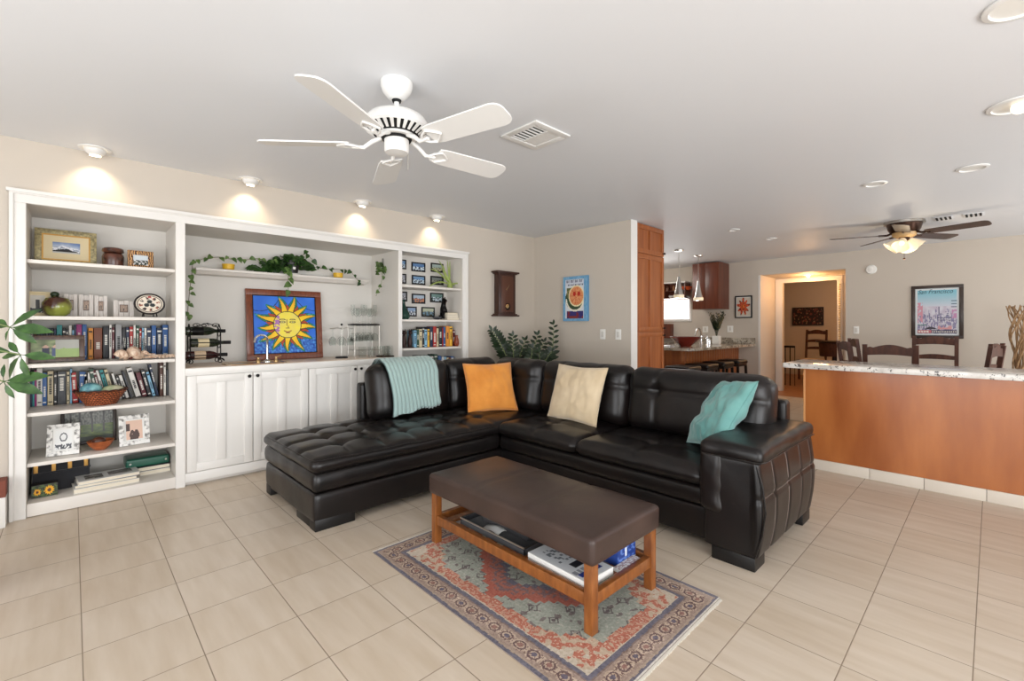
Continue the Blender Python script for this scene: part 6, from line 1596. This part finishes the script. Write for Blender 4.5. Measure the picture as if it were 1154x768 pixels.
def pendant(u, y, lab, zb_):
    p = onZ(u, 285, CEIL); 
    t_ = (u-577)/F_; d = y/(SA-t_*CA); x = d*(CA+t_*SA)
    t = thing('pendant_light', lab, 'pendant light', (x, y, CEIL), 0, 'pendant lights over the kitchen peninsula')
    obj('canopy', MB().lathe([(.075, 0), (.07, -.02), (.02, -.03)], (x, y, CEIL-.001), 24), 'brushed_nickel', t)
    obj('cord', MB().cyl((x, y, CEIL-.02), (x, y, zb_+.30), .004, n=6), 'brushed_nickel', t)
    obj('lamp_shade', MB().lathe([(.018, .34), (.022, .30), (.045, .16), (.075, .04), (.078, .0), (.075, .0), (.072, .04), (.042, .16), (.018, .3)], (x, y, zb_), 28, cap=False), 'metal_chrome', t)
    obj('glass_ring', MB().lathe([(.076, .0), (.078, .05), (.081, .05), (.079, 0)], (x, y, zb_-.0), 24, cap=False), 'shade_glass', t)
    obj('bulb', MB().sphere((x, y, zb_+.05), .03), 'bulb_warm', t)
pendant(765, 3.45, 'left pendant lamp hanging before the kitchen window', 1.70); pendant(787, 3.48, 'right pendant lamp hanging before the dark wall cabinet', 1.69)
def stool(x, y, lab):
    t = thing('bar_stool', lab, 'stool', (x, y, 0), 0, 'backless bar stools along the peninsula')
    obj('seat', cushion_mesh(.40, .36, .07, .03, None, .05, Matrix.Translation((x, y, .665))), 'leather_black', t, angle=180)
    obj('seat_frame', MB().box(x-.185, x+.185, y-.165, y+.165, .60, .632, .004), 'black_foot', t)
    for sx in (-1, 1):
        for sy in (-1, 1):
            obj('leg', MB().prism([(x+sx*.17-.017, y+sy*.15-.017, .60), (x+sx*.17+.017, y+sy*.15-.017, .60), (x+sx*.17+.017, y+sy*.15+.017, .60), (x+sx*.17-.017, y+sy*.15+.017, .60)], (sx*.02, sy*.02, -.60)), 'black_foot', t)
    b = MB(); b.box(x-.17, x+.17, y-.165, y-.145, .2, .23); b.box(x-.17, x+.17, y+.145, y+.165, .2, .23); obj('footrest', b, 'black_foot', t)
for x_, lab in ((6.15, 'bar stool at the pantry end of the row'), (6.74, 'second bar stool from the pantry'), (7.33, 'third bar stool from the pantry'), (7.90, 'bar stool at the far wall end of the row')): stool(x_, 2.98, lab)

# ================================================================ DINING SET
def dining_chair(x, y, rz, lab, grp='ladder-back chairs round the dining table', top=1.06):
    """faces local -y... the back stands at local +y"""
    t = thing('dining_chair', lab, 'chair', (x, y, 0), rz, grp); o_ = lambda n, b, m_='chair_wood': obj(n, b, m_, t, world=False)
    for s_ in (-1, 1):
        o_('leg', MB().box(s_*.21-.02, s_*.21+.02, -.21, -.17, 0, .45, .004))
        b = MB(); b.prism([(s_*.205-.02, .20, 0), (s_*.205+.02, .20, 0), (s_*.205+.02, .24, 0), (s_*.205-.02, .24, 0)], (0, -.02, .45)); b.prism([(s_*.205-.02, .18, .45), (s_*.205+.02, .18, .45), (s_*.205+.02, .215, .45), (s_*.205-.02, .215, .45)], (0, .08, top-.45)); o_('back_post', b)
    o_('seat', MB().box(-.235, .235, -.225, .2, .43, .465, .01)); o_('seat_pad', MB().box(-.21, .21, -.20, .16, .466, .495, .012), 'label_tan')
    def slat(z, h, arch_, nm):
        pts = []; n = 14
        yb__ = .19+.08*(z-.45)/(top-.45)
        for i in range(n+1):
            u = i/n*2-1; pts.append((u*.19, z+h+arch_*math.cos(u*PI/2)**1.2 + (.018 if abs(u) > .85 and arch_ > .03 else 0)))
        low = [(u, z+arch_*.25*(1-(u/.19)**2)) for u in [.19-.38*i/n for i in range(n+1)]]
        b = MB(); b.prism([(px_, yb__, pz_) for px_, pz_ in pts+low], (0, .022, 0)); o_(nm, b)
    slat(top-.115, .065, .05, 'top_rail'); slat(top-.30, .05, .02, 'slat'); slat(top-.47, .05, .02, 'slat')
    return t
TX, TY = 7.05, .66
t = thing('dining_table', 'dark wood dining table behind the bar', 'table', (TX, TY, 0))
obj('tabletop', MB().box(TX-.62, TX+.62, TY-.42, TY+.42, .72, .755, .008), 'chair_wood', t)
for sx in (-1, 1):
    for sy in (-1, 1): obj('leg', MB().box(TX+sx*.54-.035, TX+sx*.54+.035, TY+sy*.34-.035, TY+sy*.34+.035, 0, .72, .004), 'chair_wood', t)
obj('apron', MB().box(TX-.5, TX+.5, TY-.31, TY+.31, .64, .719), 'chair_wood', t)
dining_chair(6.34, .73, PI/2, 'dining chair with wide arched back nearest the bar', top=1.06)
dining_chair(7.86, .52, -PI/2, 'dining chair standing right under the San Francisco poster', top=1.12)
dining_chair(6.86, 1.0, .42, 'dining chair seen edge-on, nearer of the two at the doorway side', top=1.07)
dining_chair(7.46, 1.0, .36, 'dining chair seen edge-on, farther of the two at the doorway side', top=1.09)
dining_chair(6.78, .235, PI-.22, 'dining chair seen edge-on, nearer of the two at the branches side', top=1.05)
dining_chair(7.42, .235, PI-.22, 'dining chair seen edge-on, farther of the two at the branches side', top=1.06)
# small dark side table left of the chairs
# dried twisted branches
p = onZ(1148, 400, .9); bxx, byy = 8.55, -.235
t = thing('dried_branches', 'bundle of twisted dried branches standing at the right edge', 'decoration', (bxx, byy, 0))
rr_ = random.Random(21)
for k in range(18):
    a0 = rr_.uniform(0, 6.28); pts = []; n = 26; r0 = rr_.uniform(.01, .035)
    for i in range(n):
        z = 1.52*i/(n-1)*rr_.uniform(.985, 1.0); q = i/(n-1); r_ = r0+.10*max(0, q-.45)+.03*math.sin(q*9+k); a = a0+q*7+math.sin(k)*2
        pts.append((bxx+r_*math.cos(a), byy+r_*math.sin(a), z))
    b = MB(); b.tube(pts, [.011*(1-.5*i/n) for i in range(n)], 6); obj('branch', b, 'driftwood', t)

# ================================================================ ROOM BEYOND THE HALL
XP = 13.59
P, Q = onX(893, 347, XP), onX(928.5, 367, XP); pw, ph_ = P.y-Q.y, P.z-Q.z
picture('still_life_painting', 'dark wide flower still life on the wall beyond the hall', 'painting', (XP, (P.y+Q.y)/2, Q.z), -PI/2, pw, ph_, .03, .03, 'frame_dark', lambda u, v: (120,60,50) if pn(u*2, v, 7, 4) > .25 else ((150,120,90) if pn(u*2, v, 8, 9) > .35 else (44,32,28)), 50, 28, 0, 'black_knob')
q = onX(919, 400, 12.9)
dining_chair(12.55, onX(918, 400, 12.75).y, -PI/2-.1, 'ladder-back chair standing alone beyond the hall doorway', None, top=1.17)
qy = onX(941, 400, 11.6).y
t = thing('side_table', 'dark round-topped table beyond the hall doorway', 'table', (11.6, qy, 0))
obj('tabletop', MB().lathe([(0, .91), (.34, .91), (.35, .925), (.34, .94), (0, .94)], (11.6, qy, 0), 32), 'frame_dark', t)
obj('apron', MB().lathe([(0, .62), (.27, .62), (.29, .90), (0, .90)], (11.6, qy, 0), 28), 'chair_wood', t)
obj('pedestal', MB().lathe([(.22, 0), (.2, .03), (.05, .08), (.07, .4), (.05, .61), (0, .61)], (11.6, qy, 0), 20), 'frame_dark', t)
t = thing('stair_railing', 'black metal railing beyond the left of the hall doorway', 'railing', (10.9, 3.2, 0))
ya_, yb2 = onX(896, 400, 10.95).y, onX(878, 400, 10.95).y+.25
obj('handrail', MB().box(10.93, 10.97, ya_, yb2, .80, .84, .004), 'wrought_iron', t)
for i in range(7):
    yy = ya_+(yb2-ya_)*i/6; obj('baluster', MB().box(10.94, 10.96, yy-.008 if i else yy, yy+.008, 0, .80), 'wrought_iron', t)
P = onX(946.5, 327, 9.93)
b = MB(); 
for i in range(26): zz_ = .95+i*.042; b.sphere((9.90, P.y, zz_), .018, 8, 6)
t = thing('bead_garland', 'pale beaded garland hanging at the right jamb of the hall doorway', 'garland', (9.90, P.y, 2.1)); obj('beads', b, 'label_cream', t)
obj('string', MB().cyl((9.90, P.y, .95), (9.90, P.y, 2.1), .003, n=6), 'label_cream', t)

# ================================================================ LIGHT
def area(name, loc, rot, sx, sy, e, col):
    L = bpy.data.lights.new(name, 'AREA'); L.shape = 'RECTANGLE'; L.size = sx; L.size_y = sy; L.energy = e; L.color = col
    o = bpy.data.objects.new(name, L); C.objects.link(o); o.location = loc; o.rotation_euler = rot; return o
def point(name, loc, e, col, r=.08):
    L = bpy.data.lights.new(name, 'POINT'); L.energy = e; L.color = col; L.shadow_soft_size = r
    o = bpy.data.objects.new(name, L); C.objects.link(o); o.location = loc; return o
DAY = (.955, .98, 1.0); FILL = (.985, .985, .985)
area('daylight_behind', (XR-.12, .2, 1.1), (PI/2, 0, -PI/2), 4.6, 2.0, 62, DAY)        # through window_3, facing +X
area('daylight_right', (.35, YR-.12, 1.1), (PI/2, 0, 0), 4.3, 2.0, 115, DAY)             # window_1, facing +Y
area('daylight_dining', (6.65, YR-.12, 1.1), (PI/2, 0, 0), 3.3, 2.0, 75, DAY)
area('ceiling_fill_behind', (XR-.12, .2, .75), (PI/2+.75, 0, -PI/2), 4.6, 1.4, 100, FILL)  # these three are added fill lamps, tilted up to brighten the ceiling
area('ceiling_fill_right', (.35, YR-.12, .75), (PI/2+.75, 0, 0), 4.3, 1.4, 115, FILL)
area('ceiling_fill_dining', (6.65, YR-.12, .75), (PI/2+.75, 0, 0), 3.3, 1.4, 55, FILL)
area('daylight_kitchen', (XF+.02, (KY0+KY1)/2, 1.6), (PI/2, 0, PI/2), .8, .38, 12, DAY)
point('dining_fan_glow', (GX, GY, CEIL-.5), 6, (1, .84, .62)); point('kitchen_glow', (7.6, 4.6, 2.3), 26, (1, .95, .88), .3)
point('hall_glow', (9.60, 2.3, 2.02), 17, (1, .54, .22), .12); point('room_beyond_glow', (12.0, 1.4, 2.25), 42, (1, .55, .24), .2)
recessed(9.60, 2.3, 'added recessed light inside the hall doorway', .06, True, DZ); recessed(12.0, 1.4, 'added recessed light in the room beyond the hall', .07, True); recessed(7.6, 4.6, 'added recessed light over the kitchen floor', .07, True)  # fixtures added where the hall, far room and kitchen point lamps had none
w = bpy.data.worlds.new('sky'); bpy.context.scene.world = w; w.use_nodes = True
nt = w.node_tree; bgn = nt.nodes['Background']; bgn.inputs['Color'].default_value = (.80, .88, 1, 1); bgn.inputs['Strength'].default_value = 1.0
vs_ = bpy.context.scene.view_settings; vs_.view_transform = 'Standard'; vs_.look = 'None'; vs_.gamma = 1; vs_.use_curve_mapping = False; vs_.exposure = 0.0
